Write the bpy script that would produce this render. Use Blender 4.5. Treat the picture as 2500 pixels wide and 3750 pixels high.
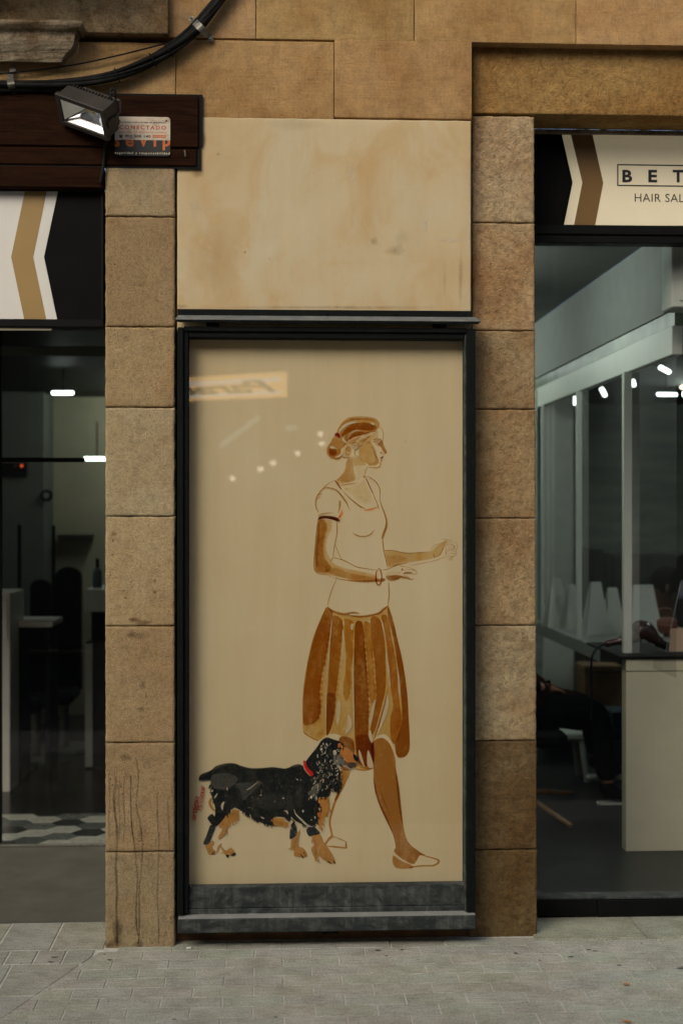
import bpy, bmesh, math, random
from mathutils import Vector, Matrix, noise
from mathutils.geometry import tessellate_polygon

for o in list(bpy.data.objects):
    bpy.data.objects.remove(o)
S = bpy.context.scene
COL = S.collection
R = math.radians

# ------------------------------------------------------------------ camera
F, YAW, CAMD, CAMH = 5208.0, R(2.87), 5.78, 1.757
cd = bpy.data.cameras.new('camera')
cam = bpy.data.objects.new('camera', cd)
COL.objects.link(cam)
cam.location = (0, -CAMD, CAMH)
cam.rotation_euler = (R(90), 0, -YAW)
cd.sensor_fit = 'VERTICAL'
cd.sensor_height = 36.0
cd.sensor_width = 24.0
cd.lens = 50.0
cd.clip_start = 0.05
cd.clip_end = 200
cd.dof.use_dof = True
cd.dof.focus_distance = 5.78
cd.dof.aperture_fstop = 1.8
S.camera = cam
S.render.resolution_x, S.render.resolution_y = 682, 1024

# ------------------------------------------------------------------ sky, sun, exposure
SUN_EL, SUN_AZ = 38.0, -146.0     # the soft sun stands high, in front of the wall and to the left
w = bpy.data.worlds.new('World')
S.world = w
w.use_nodes = True
nt = w.node_tree
sky = nt.nodes.new('ShaderNodeTexSky')
sky.sky_type = 'NISHITA'
sky.sun_disc = False
sky.sun_elevation = R(SUN_EL)
sky.sun_rotation = R(SUN_AZ)
sky.air_density = 0.7
sky.dust_density = 4.0
sky.ozone_density = 0.4
bg = nt.nodes['Background']
bg.inputs['Strength'].default_value = 0.11
nt.links.new(sky.outputs['Color'], bg.inputs['Color'])
ld = bpy.data.lights.new('sun', 'SUN')
ld.energy = 0.9
ld.angle = R(30)
ld.color = (1.0, 0.95, 0.83)
sun = bpy.data.objects.new('sun', ld)
COL.objects.link(sun)
sdir = Vector((math.sin(R(SUN_AZ)) * math.cos(R(SUN_EL)), math.cos(R(SUN_AZ)) * math.cos(R(SUN_EL)), math.sin(R(SUN_EL))))
sun.rotation_euler = sdir.to_track_quat('Z', 'Y').to_euler()
sun.location = sdir * 20
S.view_settings.view_transform = 'Standard'
S.view_settings.look = 'None'
S.view_settings.gamma = 1.0
S.view_settings.exposure = 0.25
S.view_settings.use_curve_mapping = False
S.cycles.max_bounces = 8
S.cycles.transparent_max_bounces = 64
S.cycles.use_denoising = True

# ------------------------------------------------------------------ photograph pixel -> point of the place
FWD = Vector((math.sin(YAW), math.cos(YAW), 0))
RGT = Vector((math.cos(YAW), -math.sin(YAW), 0))

def ray(px, py):
    return FWD + RGT * ((px - 1250) / F) + Vector((0, 0, -(py - 1875) / F))

def P(px, py, Y):
    d = ray(px, py)
    t = (Y + CAMD) / d.y
    return Vector((0, -CAMD, CAMH)) + d * t

def G(px, py, z=0.0):
    d = ray(px, py)
    t = (z - CAMH) / d.z
    return Vector((0, -CAMD, CAMH)) + d * t

def PX(px, py, X):
    d = ray(px, py)
    t = X / d.x
    return Vector((0, -CAMD, CAMH)) + d * t

def rect(px0, py0, px1, py1, Y):
    my, mx = (py0 + py1) / 2, (px0 + px1) / 2
    return P(px0, my, Y).x, P(px1, my, Y).x, P(mx, py1, Y).z, P(mx, py0, Y).z

# ------------------------------------------------------------------ objects
WORLD_LOC = {}

def wl(o):
    return WORLD_LOC.get(o.name, Vector((0, 0, 0))) if o else Vector((0, 0, 0))

def thing(name, label, cat, loc=(0, 0, 0), group=None, kind=None):
    o = bpy.data.objects.new(name, None)
    o.empty_display_size = 0.05
    COL.objects.link(o)
    o.location = loc
    WORLD_LOC[o.name] = Vector(loc)
    tag(o, label, cat, group, kind)
    return o

def tag(o, label=None, cat=None, group=None, kind=None):
    if label: o['label'] = label
    if cat: o['category'] = cat
    if group: o['group'] = group
    if kind: o['kind'] = kind
    return o

def mesh_obj(name, verts, faces, mat, parent=None, smooth=False, color=None, keep=False, cols=None):
    vs = [Vector(v) for v in verts]
    if vs:
        lo = Vector((min(v.x for v in vs), min(v.y for v in vs), min(v.z for v in vs)))
        hi = Vector((max(v.x for v in vs), max(v.y for v in vs), max(v.z for v in vs)))
        c = (lo + hi) / 2
    else:
        c = Vector((0, 0, 0))
    me = bpy.data.meshes.new(name)
    me.from_pydata([v - c for v in vs], [], faces)
    me.update()
    if smooth:
        me.polygons.foreach_set('use_smooth', [True] * len(me.polygons))
    if cols is not None:
        at = me.color_attributes.new('paint', 'FLOAT_COLOR', 'POINT')
        flat = []
        for q in cols: flat.extend(q)
        at.data.foreach_set('color', flat)
    if mat: me.materials.append(mat)
    o = bpy.data.objects.new(name, me)
    COL.objects.link(o)
    if parent: o.parent = parent
    o.location = c - wl(parent)
    WORLD_LOC[o.name] = c
    if color is not None: o.color = (*color, 1)
    return o

def bm_lists(bm):
    bm.verts.ensure_lookup_table()
    bm.verts.index_update()
    v = [x.co.copy() for x in bm.verts]
    f = [[q.index for q in p.verts] for p in bm.faces]
    bm.free()
    return v, f

class MB:
    """collects shapes into one mesh"""
    def __init__(self): self.v, self.f = [], []
    def add(self, v, f):
        n = len(self.v)
        self.v.extend(v)
        self.f.extend([[i + n for i in q] for q in f])
        return self
    def box(self, x0, x1, y0, y1, z0, z1, bev=0.0, seg=1):
        return self.add(*box(x0, x1, y0, y1, z0, z1, bev, seg))
    def tube(self, pts, r, seg=8, cap=True): return self.add(*tube(pts, r, seg, cap))
    def cyl(self, a, b, r0, r1=None, seg=16): return self.add(*tube([a, b], [r0, r0 if r1 is None else r1], seg))
    def build(self, name, mat, parent=None, **k): return mesh_obj(name, self.v, self.f, mat, parent, **k)

def box(x0, x1, y0, y1, z0, z1, bev=0.0, seg=1):
    bm = bmesh.new()
    bmesh.ops.create_cube(bm, size=1)
    for v in bm.verts:
        v.co = Vector((x0 + (v.co.x + .5) * (x1 - x0), y0 + (v.co.y + .5) * (y1 - y0), z0 + (v.co.z + .5) * (z1 - z0)))
    if bev: bmesh.ops.bevel(bm, geom=bm.edges[:] , offset=bev, segments=seg, profile=.5, affect='EDGES')
    return bm_lists(bm)

def bx(name, dims, mat, parent=None, bev=0.002, **k):
    return mesh_obj(name, *box(*dims, bev), mat, parent, **k)

def tube(pts, r, seg=8, cap=True):
    pts = [Vector(p) for p in pts]
    n = len(pts)
    rs = r if isinstance(r, (list, tuple)) else [r] * n
    V, Fc = [], []
    up = None
    for i, p in enumerate(pts):
        t = (pts[min(i + 1, n - 1)] - pts[max(i - 1, 0)]).normalized()
        if up is None:
            up = Vector((0, 0, 1)) if abs(t.z) < .9 else Vector((1, 0, 0))
        a = t.cross(up).normalized()
        b = a.cross(t).normalized()
        up = b
        for k in range(seg):
            an = 2 * math.pi * k / seg
            V.append(p + (a * math.cos(an) + b * math.sin(an)) * rs[i])
    for i in range(n - 1):
        for k in range(seg):
            k2 = (k + 1) % seg
            Fc.append([i * seg + k, i * seg + k2, (i + 1) * seg + k2, (i + 1) * seg + k])
    if cap:
        Fc.append(list(range(seg))[::-1])
        Fc.append([(n - 1) * seg + k for k in range(seg)])
    return V, Fc

def catmull(pts, per=6, closed=False):
    pts = [tuple(p) for p in pts]
    n = len(pts)
    out = []
    rng = n if closed else n - 1
    D = len(pts[0])
    for i in range(rng):
        if closed:
            p0, p1, p2, p3 = pts[i - 1], pts[i], pts[(i + 1) % n], pts[(i + 2) % n]
        else:
            p0, p1, p2, p3 = pts[max(i - 1, 0)], pts[i], pts[i + 1], pts[min(i + 2, n - 1)]
        for k in range(per):
            t = k / per
            out.append(tuple(.5 * (2 * p1[d] + (p2[d] - p0[d]) * t + (2 * p0[d] - 5 * p1[d] + 4 * p2[d] - p3[d]) * t * t
                                   + (3 * p1[d] - p0[d] - 3 * p2[d] + p3[d]) * t ** 3) for d in range(D)))
    if not closed: out.append(pts[-1])
    return out

def prism(poly, y0, y1):
    """outline in x,z -> solid between y0 (front) and y1"""
    n = len(poly)
    V = [Vector((p[0], y0, p[1])) for p in poly] + [Vector((p[0], y1, p[1])) for p in poly]
    tri = tessellate_polygon([[Vector((p[0], p[1], 0)) for p in poly]])
    Fc = [list(t) for t in tri] + [[i + n for i in t][::-1] for t in tri]
    for i in range(n):
        j = (i + 1) % n
        Fc.append([i, i + n, j + n, j])
    bm = bmesh.new()
    vs = [bm.verts.new(v) for v in V]
    for f in Fc:
        try: bm.faces.new([vs[i] for i in f])
        except ValueError: pass
    bmesh.ops.recalc_face_normals(bm, faces=bm.faces[:])
    return bm_lists(bm)

def text_mesh(body, bold=0.0, shear=0.0, space=1.0, depth=0.0):
    cu = bpy.data.curves.new('lettering', 'FONT')
    cu.body = body
    cu.size = 1
    cu.offset = bold
    cu.shear = shear
    cu.space_character = space
    cu.resolution_u = 3
    cu.extrude = depth
    o = bpy.data.objects.new('lettering', cu)
    COL.objects.link(o)
    bpy.context.view_layer.update()
    dg = bpy.context.evaluated_depsgraph_get()
    me = bpy.data.meshes.new_from_object(o.evaluated_get(dg))
    v = [x.co.copy() for x in me.vertices]
    f = [list(p.vertices) for p in me.polygons]
    bpy.data.objects.remove(o)
    bpy.data.curves.remove(cu)
    bpy.data.meshes.remove(me)
    return v, f

def text_fit(name, body, pxr, Y, mat, parent, bold=0.0, shear=0.0, space=1.0):
    """lettering laid flat at depth Y so that it fills a rectangle of the wall"""
    v, f = text_mesh(body, bold, shear, space)
    x0, x1, z0, z1 = rect(*pxr, Y)
    ax, bx_ = min(p.x for p in v), max(p.x for p in v)
    ay, by = min(p.y for p in v), max(p.y for p in v)
    V = [(x0 + (p.x - ax) / (bx_ - ax) * (x1 - x0), Y, z0 + (p.y - ay) / (by - ay) * (z1 - z0)) for p in v]
    return mesh_obj(name, V, f, mat, parent)

# ------------------------------------------------------------------ materials
def new_mat(name):
    m = bpy.data.materials.new(name)
    m.use_nodes = True
    return m, m.node_tree, m.node_tree.nodes['Principled BSDF']

def N(nt, t, **k):
    n = nt.nodes.new(t)
    for a, b in k.items(): setattr(n, a, b)
    return n

def ramp(nt, src, stops):
    r = nt.nodes.new('ShaderNodeValToRGB')
    el = r.color_ramp.elements
    while len(el) > len(stops): el.remove(el[-1])
    while len(el) < len(stops): el.new(.5)
    for e, (p, c) in zip(el, stops):
        e.position = p
        e.color = (*c, 1) if len(c) == 3 else c
    nt.links.new(src, r.inputs['Fac'])
    return r.outputs['Color']

def mix(nt, a, b, fac, mode='MIX'):
    n = nt.nodes.new('ShaderNodeMix')
    n.data_type = 'RGBA'
    n.blend_type = mode
    for sock, v in ((n.inputs[6], a), (n.inputs[7], b), (n.inputs[0], fac)):
        if isinstance(v, bpy.types.NodeSocket): nt.links.new(v, sock)
        elif isinstance(v, (int, float)): sock.default_value = v
        else: sock.default_value = (*v, 1)
    return n.outputs[2]

def mth(nt, op, a, b=0.0, clamp=False):
    n = nt.nodes.new('ShaderNodeMath')
    n.operation = op
    n.use_clamp = clamp
    for i, v in enumerate((a, b)):
        if isinstance(v, bpy.types.NodeSocket): nt.links.new(v, n.inputs[i])
        else: n.inputs[i].default_value = v
    return n.outputs[0]

def coords(nt, scale=(1, 1, 1), rot=(0, 0, 0)):
    g = N(nt, 'ShaderNodeNewGeometry')
    mp = N(nt, 'ShaderNodeMapping')
    mp.inputs['Scale'].default_value = scale
    mp.inputs['Rotation'].default_value = rot
    nt.links.new(g.outputs['Position'], mp.inputs['Vector'])
    return mp.outputs['Vector']

def noise_tex(nt, vec, scale, detail=4, rough=.55, dist=0.0):
    n = N(nt, 'ShaderNodeTexNoise')
    n.inputs['Scale'].default_value = scale
    n.inputs['Detail'].default_value = detail
    n.inputs['Roughness'].default_value = rough
    n.inputs['Distortion'].default_value = dist
    nt.links.new(vec, n.inputs['Vector'])
    return n.outputs['Fac']

def bump(nt, bsdf, h, strength, dist, prev=None):
    b = N(nt, 'ShaderNodeBump')
    b.inputs['Strength'].default_value = strength
    b.inputs['Distance'].default_value = dist
    nt.links.new(h, b.inputs['Height'])
    if prev is not None: nt.links.new(prev, b.inputs['Normal'])
    nt.links.new(b.outputs['Normal'], bsdf.inputs['Normal'])
    return b.outputs['Normal']

def plain(name, col, rough=.6, metal=0.0, var=.15, bumpd=0.0, bscale=120, spec=None, scale=9.0, stretch=(1, 1, 1)):
    m, nt, b = new_mat(name)
    v = coords(nt, stretch)
    n = noise_tex(nt, v, scale, 5)
    lo = tuple(c * (1 - var) for c in col)
    hi = tuple(min(1, c * (1 + var)) for c in col)
    nt.links.new(ramp(nt, n, [(.3, lo), (.7, hi)]), b.inputs['Base Color'])
    b.inputs['Roughness'].default_value = rough
    b.inputs['Metallic'].default_value = metal
    if spec is not None: b.inputs['Specular IOR Level'].default_value = spec
    if bumpd: bump(nt, b, noise_tex(nt, v, bscale, 4), .6, bumpd)
    return m

def tinted(name, rough=.8, var=.12, bumpd=.001, bscale=150, spec=.3, scale=12):
    """base colour comes from the colour of each object, so that alike pieces differ"""
    m, nt, b = new_mat(name)
    oi = N(nt, 'ShaderNodeObjectInfo')
    v = coords(nt)
    n = noise_tex(nt, v, scale, 6, .65)
    c = mix(nt, oi.outputs['Color'], ramp(nt, n, [(.25, (1 - var * 2,) * 3), (.75, (1 + var,) * 3)]), 1.0, 'MULTIPLY')
    nt.links.new(c, b.inputs['Base Color'])
    b.inputs['Roughness'].default_value = rough
    b.inputs['Specular IOR Level'].default_value = spec
    if bumpd: bump(nt, b, noise_tex(nt, v, bscale, 5, .7), .8, bumpd)
    return m

def emitter(name, col, strength):
    m, nt, b = new_mat(name)
    b.inputs['Base Color'].default_value = (*col, 1)
    b.inputs['Emission Color'].default_value = (*col, 1)
    b.inputs['Emission Strength'].default_value = strength
    return m

def glass(name, tint=(1, 1, 1), ior=1.45, gain=1.7, rough=0.0):
    m = bpy.data.materials.new(name)
    m.use_nodes = True
    nt = m.node_tree
    nt.nodes.remove(nt.nodes['Principled BSDF'])
    out = nt.nodes['Material Output']
    tr = N(nt, 'ShaderNodeBsdfTransparent')
    tr.inputs['Color'].default_value = (*tint, 1)
    gl = N(nt, 'ShaderNodeBsdfGlossy')
    gl.inputs['Roughness'].default_value = rough
    fr = N(nt, 'ShaderNodeFresnel')
    gb = N(nt, 'ShaderNodeNewGeometry')      # a thin sheet: both of its faces reflect alike
    io = mth(nt, 'ADD', ior, mth(nt, 'MULTIPLY', gb.outputs['Backfacing'], 1 / ior - ior))
    nt.links.new(io, fr.inputs['IOR'])
    fac = mth(nt, 'MULTIPLY', fr.outputs[0], gain, True)
    mx = N(nt, 'ShaderNodeMixShader')
    nt.links.new(fac, mx.inputs[0])
    nt.links.new(tr.outputs[0], mx.inputs[1])
    nt.links.new(gl.outputs[0], mx.inputs[2])
    nt.links.new(mx.outputs[0], out.inputs['Surface'])
    return m

def stone_mat(name, pit=.5, grain=.0012, stain=(.55, .38, .22), stain_amt=.5, comb=False, mid=.004, grime=.5, gscale=210, gcol=.6, mscale=60, crev=.25):
    m, nt, b = new_mat(name)
    oi = N(nt, 'ShaderNodeObjectInfo')
    v = coords(nt)
    big = noise_tex(nt, v, 3.2, 4, .6, .4)
    c = mix(nt, oi.outputs['Color'], mix(nt, oi.outputs['Color'], stain, 1.0, 'MULTIPLY'), ramp(nt, big, [(.42, (0, 0, 0)), (.75, (stain_amt,) * 3)]))
    gr = noise_tex(nt, v, 18, 6, .7)
    c = mix(nt, c, ramp(nt, gr, [(.25, (.72, .72, .72)), (.5, (1, 1, 1)), (.8, (1.18, 1.16, 1.12))]), 1.0, 'MULTIPLY')
    fine = noise_tex(nt, v, gscale, 4, .75)
    c = mix(nt, c, ramp(nt, fine, [(.3, (.5, .47, .42)), (.5, (1, 1, 1)), (.7, (1.42, 1.4, 1.36))]), gcol, 'MULTIPLY')
    # dark pores, gathered in patches
    vo = N(nt, 'ShaderNodeTexVoronoi')
    vo.inputs['Scale'].default_value = 95
    nt.links.new(v, vo.inputs['Vector'])
    patch = noise_tex(nt, v, 7.0, 3)
    pores = mth(nt, 'MULTIPLY', ramp(nt, vo.outputs['Distance'], [(.12, (1, 1, 1)), (.26, (0, 0, 0))]), ramp(nt, patch, [(.5, (0, 0, 0)), (.68, (1, 1, 1))]))
    c = mix(nt, c, (.05, .04, .028), mth(nt, 'MULTIPLY', pores, pit))
    gm = noise_tex(nt, v, 1.6, 5, .7)
    c = mix(nt, c, (.62, .6, .55), mth(nt, 'MULTIPLY', ramp(nt, gm, [(.45, (0, 0, 0)), (.7, (1, 1, 1))]), grime * .25), 'MULTIPLY')
    nt.links.new(c, b.inputs['Base Color'])
    b.inputs['Roughness'].default_value = .92
    b.inputs['Specular IOR Level'].default_value = .15
    h = mth(nt, 'SUBTRACT', fine, mth(nt, 'MULTIPLY', pores, .9))
    ms = noise_tex(nt, v, mscale, 5, .7)
    c = mix(nt, c, ramp(nt, ms, [(.34, (.5, .46, .4)), (.52, (1, 1, 1)), (.72, (1.16, 1.15, 1.13))]), crev, 'MULTIPLY')  # hollows shaded in the colour so the relief shows in soft light
    nt.links.new(c, b.inputs['Base Color'])
    n1 = bump(nt, b, ms, 1.0, mid)
    n2 = bump(nt, b, h, 1.0, grain, n1)
    if comb:
        # tooled with a comb: fine level furrows, broken up
        vv = coords(nt, (9, 9, 112))
        rows = noise_tex(nt, vv, 1.0, 2, .5, .6)
        cols_ = noise_tex(nt, coords(nt, (130, 9, 10)), 1.0, 2, .5)
        n3 = bump(nt, b, mth(nt, 'ADD', rows, mth(nt, 'MULTIPLY', cols_, .9)), .8, .0018, n2)
        cc = mix(nt, c, ramp(nt, rows, [(.3, (.8, .78, .75)), (.62, (1.06, 1.05, 1.04))]), .35, 'MULTIPLY')
        cc = mix(nt, cc, ramp(nt, cols_, [(.3, (.82, .8, .77)), (.62, (1.06, 1.05, 1.04))]), .35, 'MULTIPLY')
        nt.links.new(cc, b.inputs['Base Color'])
    return m

def paint_mat(name, var=.35, scale=70):
    """translucent brush paint: colour and cover come from the painted stroke itself"""
    m, nt, b = new_mat(name)
    at = N(nt, 'ShaderNodeAttribute')
    at.attribute_name = 'paint'
    v = coords(nt)
    n = noise_tex(nt, v, scale, 5, .7)
    n2 = noise_tex(nt, coords(nt, (1, 1, .35)), 22, 4, .6)
    nn = mth(nt, 'ADD', mth(nt, 'MULTIPLY', n, .45), mth(nt, 'MULTIPLY', n2, .55))
    nn = mth(nt, 'ADD', mth(nt, 'MULTIPLY', mth(nt, 'SUBTRACT', nn, .5), 1.9), .42)
    k = mth(nt, 'ADD', mth(nt, 'MULTIPLY', mth(nt, 'SUBTRACT', nn, .5), var * 4), 1.0)
    a = mth(nt, 'MULTIPLY', at.outputs['Alpha'], k, True)
    nt.links.new(at.outputs['Color'], b.inputs['Base Color'])
    nt.links.new(a, b.inputs['Alpha'])
    b.inputs['Roughness'].default_value = .8
    b.inputs['Specular IOR Level'].default_value = .1
    return m

def wash_mat(name, var=.5, scale=38):
    """thin watercolour: a glaze that tints the canvas under it, thicker and thinner as the brush left it"""
    m = bpy.data.materials.new(name)
    m.use_nodes = True
    nt = m.node_tree
    nt.nodes.remove(nt.nodes['Principled BSDF'])
    at = N(nt, 'ShaderNodeAttribute')
    at.attribute_name = 'paint'
    n = noise_tex(nt, coords(nt), scale, 6, .72)
    n2 = noise_tex(nt, coords(nt, (1, 1, .3)), 17, 5, .65, .5)
    nn = mth(nt, 'ADD', mth(nt, 'MULTIPLY', n, .45), mth(nt, 'MULTIPLY', n2, .55))
    k = mth(nt, 'ADD', mth(nt, 'MULTIPLY', mth(nt, 'SUBTRACT', nn, .5), var * 6), 1.0)
    a = mth(nt, 'MULTIPLY', at.outputs['Alpha'], k, True)
    tr = N(nt, 'ShaderNodeBsdfTransparent')
    nt.links.new(mix(nt, (1, 1, 1), at.outputs['Color'], a), tr.inputs['Color'])
    nt.links.new(tr.outputs[0], nt.nodes['Material Output'].inputs['Surface'])
    return m

def worn_metal(name, col=(.012, .015, .015), wear=(.13, .14, .13), amt=.5, rough=.45, lo=.52):
    m, nt, b = new_mat(name)
    v = coords(nt, (1, 1, 1.6))
    n = noise_tex(nt, v, 11, 8, .72, .5)
    n2 = noise_tex(nt, coords(nt, (1.6, 1, .12)), 26, 6, .7)
    f = mth(nt, 'MULTIPLY', ramp(nt, n, [(lo, (0, 0, 0)), (lo + .2, (1, 1, 1))]), ramp(nt, n2, [(.35, (.2, .2, .2)), (.65, (1, 1, 1))]))
    c = mix(nt, col, wear, mth(nt, 'MULTIPLY', f, amt))
    nt.links.new(c, b.inputs['Base Color'])
    nt.links.new(mth(nt, 'ADD', rough, mth(nt, 'MULTIPLY', f, .35)), b.inputs['Roughness'])
    b.inputs['Specular IOR Level'].default_value = .1
    bump(nt, b, n, .4, .0015)
    return m

def wood_mat(name, a=(.008, .0032, .0014), c=(.034, .0125, .0045)):
    m, nt, b = new_mat(name)
    v = coords(nt, (1.2, 14, 14))
    n = noise_tex(nt, v, 4, 8, .7, 1.2)
    col = ramp(nt, n, [(.3, a), (.7, c)])
    p = noise_tex(nt, coords(nt), 6, 5, .7)
    col = mix(nt, col, (.13, .062, .032), ramp(nt, p, [(.66, (0, 0, 0)), (.8, (.55, .55, .55))]))
    nt.links.new(col, b.inputs['Base Color'])
    sc_ = noise_tex(nt, coords(nt, (2.2, 1, 9)), 2.6, 7, .75)
    col = mix(nt, col, (.2, .13, .075), ramp(nt, sc_, [(.69, (0, 0, 0)), (.76, (.5, .5, .5))]))
    nt.links.new(col, b.inputs['Base Color'])
    b.inputs['Roughness'].default_value = .65
    b.inputs['Specular IOR Level'].default_value = .04
    bump(nt, b, n, .7, .002)
    return m

M = {}
M['ashlar'] = stone_mat('combed sandstone', pit=.25, comb=True, stain=(.62, .46, .28), stain_amt=.7, mid=.003)
M['pillar'] = stone_mat('pitted sandstone', crev=.45, gcol=.8, gscale=170, pit=.95, grain=.003, mid=.003, stain=(.8, .62, .44), stain_amt=.5)
M['rough'] = stone_mat('weathered rough sandstone', pit=.35, grain=.004, mid=.012, stain=(.66, .46, .3), stain_amt=.9, grime=1.0, gscale=165, gcol=.5, mscale=48, crev=.6)
M['mould'] = stone_mat('old limestone moulding', crev=1.0, mscale=16, gcol=.9, gscale=110, pit=.4, grain=.003, mid=.007, stain=(.42, .27, .14), stain_amt=1.0, grime=.8)
M['mortar'] = plain('dark mortar', (.1, .075, .045), .95, bumpd=.002)
M['black'] = worn_metal('black painted metal', col=(.006, .008, .0075), amt=.1, rough=.6)
M['worn'] = worn_metal('chalky worn black metal', col=(.03, .036, .035), wear=(.2, .21, .19), amt=.6, rough=.65, lo=.42)
M['lip'] = worn_metal('dusty grey metal top', col=(.27, .28, .25), wear=(.5, .5, .45), amt=.8, rough=.6)
M['signblack'] = plain('black sign film', (.004, .004, .0035), .5, var=.2, spec=.08)
M['signwhite'] = plain('white sign acrylic', (.78, .76, .68), .35, var=.02)
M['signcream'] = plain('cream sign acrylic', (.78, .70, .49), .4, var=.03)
_b = M['signcream'].node_tree.nodes['Principled BSDF']      # faint glow added to lift the shaded cream panel
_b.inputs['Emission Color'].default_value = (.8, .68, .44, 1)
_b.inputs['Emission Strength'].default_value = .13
M['gold'] = plain('ochre sign film', (.36, .23, .075), .45, var=.05)
M['bronze'] = plain('brown sign film', (.2, .11, .03), .45, var=.05)
M['wood'] = wood_mat('dark stained wood')
M['cable'] = plain('black cable sheath', (.012, .012, .0105), .6, var=.6, bumpd=.001, bscale=60, spec=.12, scale=14)
M['steel'] = plain('dull galvanised steel', (.2, .195, .165), .5, metal=.6, var=.25, scale=40)
M['lampbody'] = plain('dark grey lamp casting', (.03, .025, .019), .55, var=.25, bumpd=.0006, bscale=300)
M['clear'] = glass('window glass', gain=1.15)
M['caseglass'] = glass('display glass', gain=1.5)
M['white'] = plain('white laminate', (.72, .7, .62), .4, var=.03)
M['darkroom'] = plain('dark painted wall', (.045, .05, .043), .8, var=.2)
M['darkfloor'] = plain('dark polished floor', (.011, .0125, .011), .25, var=.2, spec=.3)
M['dark'] = plain('black plastic', (.006, .0065, .006), .5, var=.2, spec=.12)

# ================================================================== THE GROUND
YP, YA, YPL, YR, YS = 0.0, 0.014, 0.010, 0.075, 0.30

def tint(c, k=.12, rnd=random):
    a = 1 + rnd.uniform(-k, k)
    return tuple(max(0, min(1, x * a * (1 + rnd.uniform(-.03, .03)))) for x in c)

def clip(poly, a, b, n):
    """keeps the side of the line through point (a,b) where the dot product with n is positive"""
    out = []
    for i in range(len(poly)):
        p, q = poly[i], poly[(i + 1) % len(poly)]
        dp = (p[0] - a) * n[0] + (p[1] - b) * n[1]
        dq = (q[0] - a) * n[0] + (q[1] - b) * n[1]
        if dp >= 0: out.append(p)
        if dp * dq < 0:
            t = dp / (dp - dq)
            out.append((p[0] + (q[0] - p[0]) * t, p[1] + (q[1] - p[1]) * t))
    return out

def area(poly):
    return abs(sum(poly[i][0] * poly[(i + 1) % len(poly)][1] - poly[(i + 1) % len(poly)][0] * poly[i][1] for i in range(len(poly)))) / 2

def slab(poly, z0, z1, bev):
    """a flat stone with softened upper edges"""
    n = len(poly)
    s = sum(poly[i][0] * poly[(i + 1) % n][1] - poly[(i + 1) % n][0] * poly[i][1] for i in range(n))
    if s < 0: poly = poly[::-1]
    cx, cy = sum(p[0] for p in poly) / n, sum(p[1] for p in poly) / n
    inner = []
    for i in range(n):
        p0, p, p2 = Vector(poly[i - 1]), Vector(poly[i]), Vector(poly[(i + 1) % n])
        e1, e2 = (p - p0).normalized(), (p2 - p).normalized()
        nn = Vector((-e1.y - e2.y, e1.x + e2.x))
        nn = nn.normalized() if nn.length > 1e-6 else Vector((0, 0))
        inner.append(p + nn * bev * 1.3)
    V = [(p[0], p[1], z0) for p in poly] + [(p[0], p[1], z1 - bev) for p in poly] + [(p.x, p.y, z1) for p in inner]
    Fc = [[i + 2 * n for i in range(n)]]
    for i in range(n):
        j = (i + 1) % n
        Fc.append([i, j, j + n, i + n])
        Fc.append([i + n, j + n, j + 2 * n, i + 2 * n])
    return V, Fc

M['ground'] = plain('street asphalt', (.12, .12, .11), .9, bumpd=.002)
M['joint'] = plain('sandy paving joint', (.6, .595, .52), .95, var=.2, scale=30)

def paver_mat():
    m, nt, b = new_mat('dusty grey granite paving')
    oi = N(nt, 'ShaderNodeObjectInfo')
    v = coords(nt)
    fine = noise_tex(nt, coords(nt, (1, .5, 1)), 150, 5, .75)
    streak = noise_tex(nt, coords(nt, (14, 70, 1)), 1, 5, .65)
    c = mix(nt, oi.outputs['Color'], ramp(nt, fine, [(.28, (.5, .5, .49)), (.5, (1, 1, 1)), (.72, (1.35, 1.35, 1.33))]), 1, 'MULTIPLY')
    c = mix(nt, c, ramp(nt, streak, [(.3, (.72, .72, .7)), (.55, (1, 1, 1)), (.8, (1.12, 1.12, 1.1))]), .8, 'MULTIPLY')
    big = noise_tex(nt, v, 5, 5, .65)
    c = mix(nt, c, ramp(nt, big, [(.35, (.8, .79, .76)), (.6, (1.06, 1.06, 1.05))]), .8, 'MULTIPLY')
    sp = noise_tex(nt, v, 34, 2, .5)
    c = mix(nt, c, (.1, .095, .08), mth(nt, 'MULTIPLY', ramp(nt, sp, [(.7, (0, 0, 0)), (.76, (1, 1, 1))]), .4))
    gum = noise_tex(nt, v, 9, 3, .6)
    c = mix(nt, c, (.6, .58, .52), mth(nt, 'MULTIPLY', ramp(nt, gum, [(.42, (1, 1, 1)), (.5, (0, 0, 0))]), .3), 'MULTIPLY')
    nt.links.new(c, b.inputs['Base Color'])
    b.inputs['Roughness'].default_value = .8
    b.inputs['Specular IOR Level'].default_value = .25
    bump(nt, b, fine, .8, .0012)
    return m
M['paver'] = paver_mat()
M['concrete'] = plain('worn entrance concrete', (.12, .117, .092), .6, var=.22, bumpd=.001, scale=6)

rnd = random.Random(5)
street = mesh_obj('street', [(-30, -40, -.05), (30, -40, -.05), (30, 30, -.05), (-30, 30, -.05)], [[0, 1, 2, 3]], M['ground'])
tag(street, kind='structure')
pav = bx('pavement', (-2.6, 2.8, -2.2, .9, -.045, -.0035), M['joint'], bev=0)
tag(pav, 'grey stone pavement of small staggered pavers along the shopfronts', kind='structure')

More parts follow.
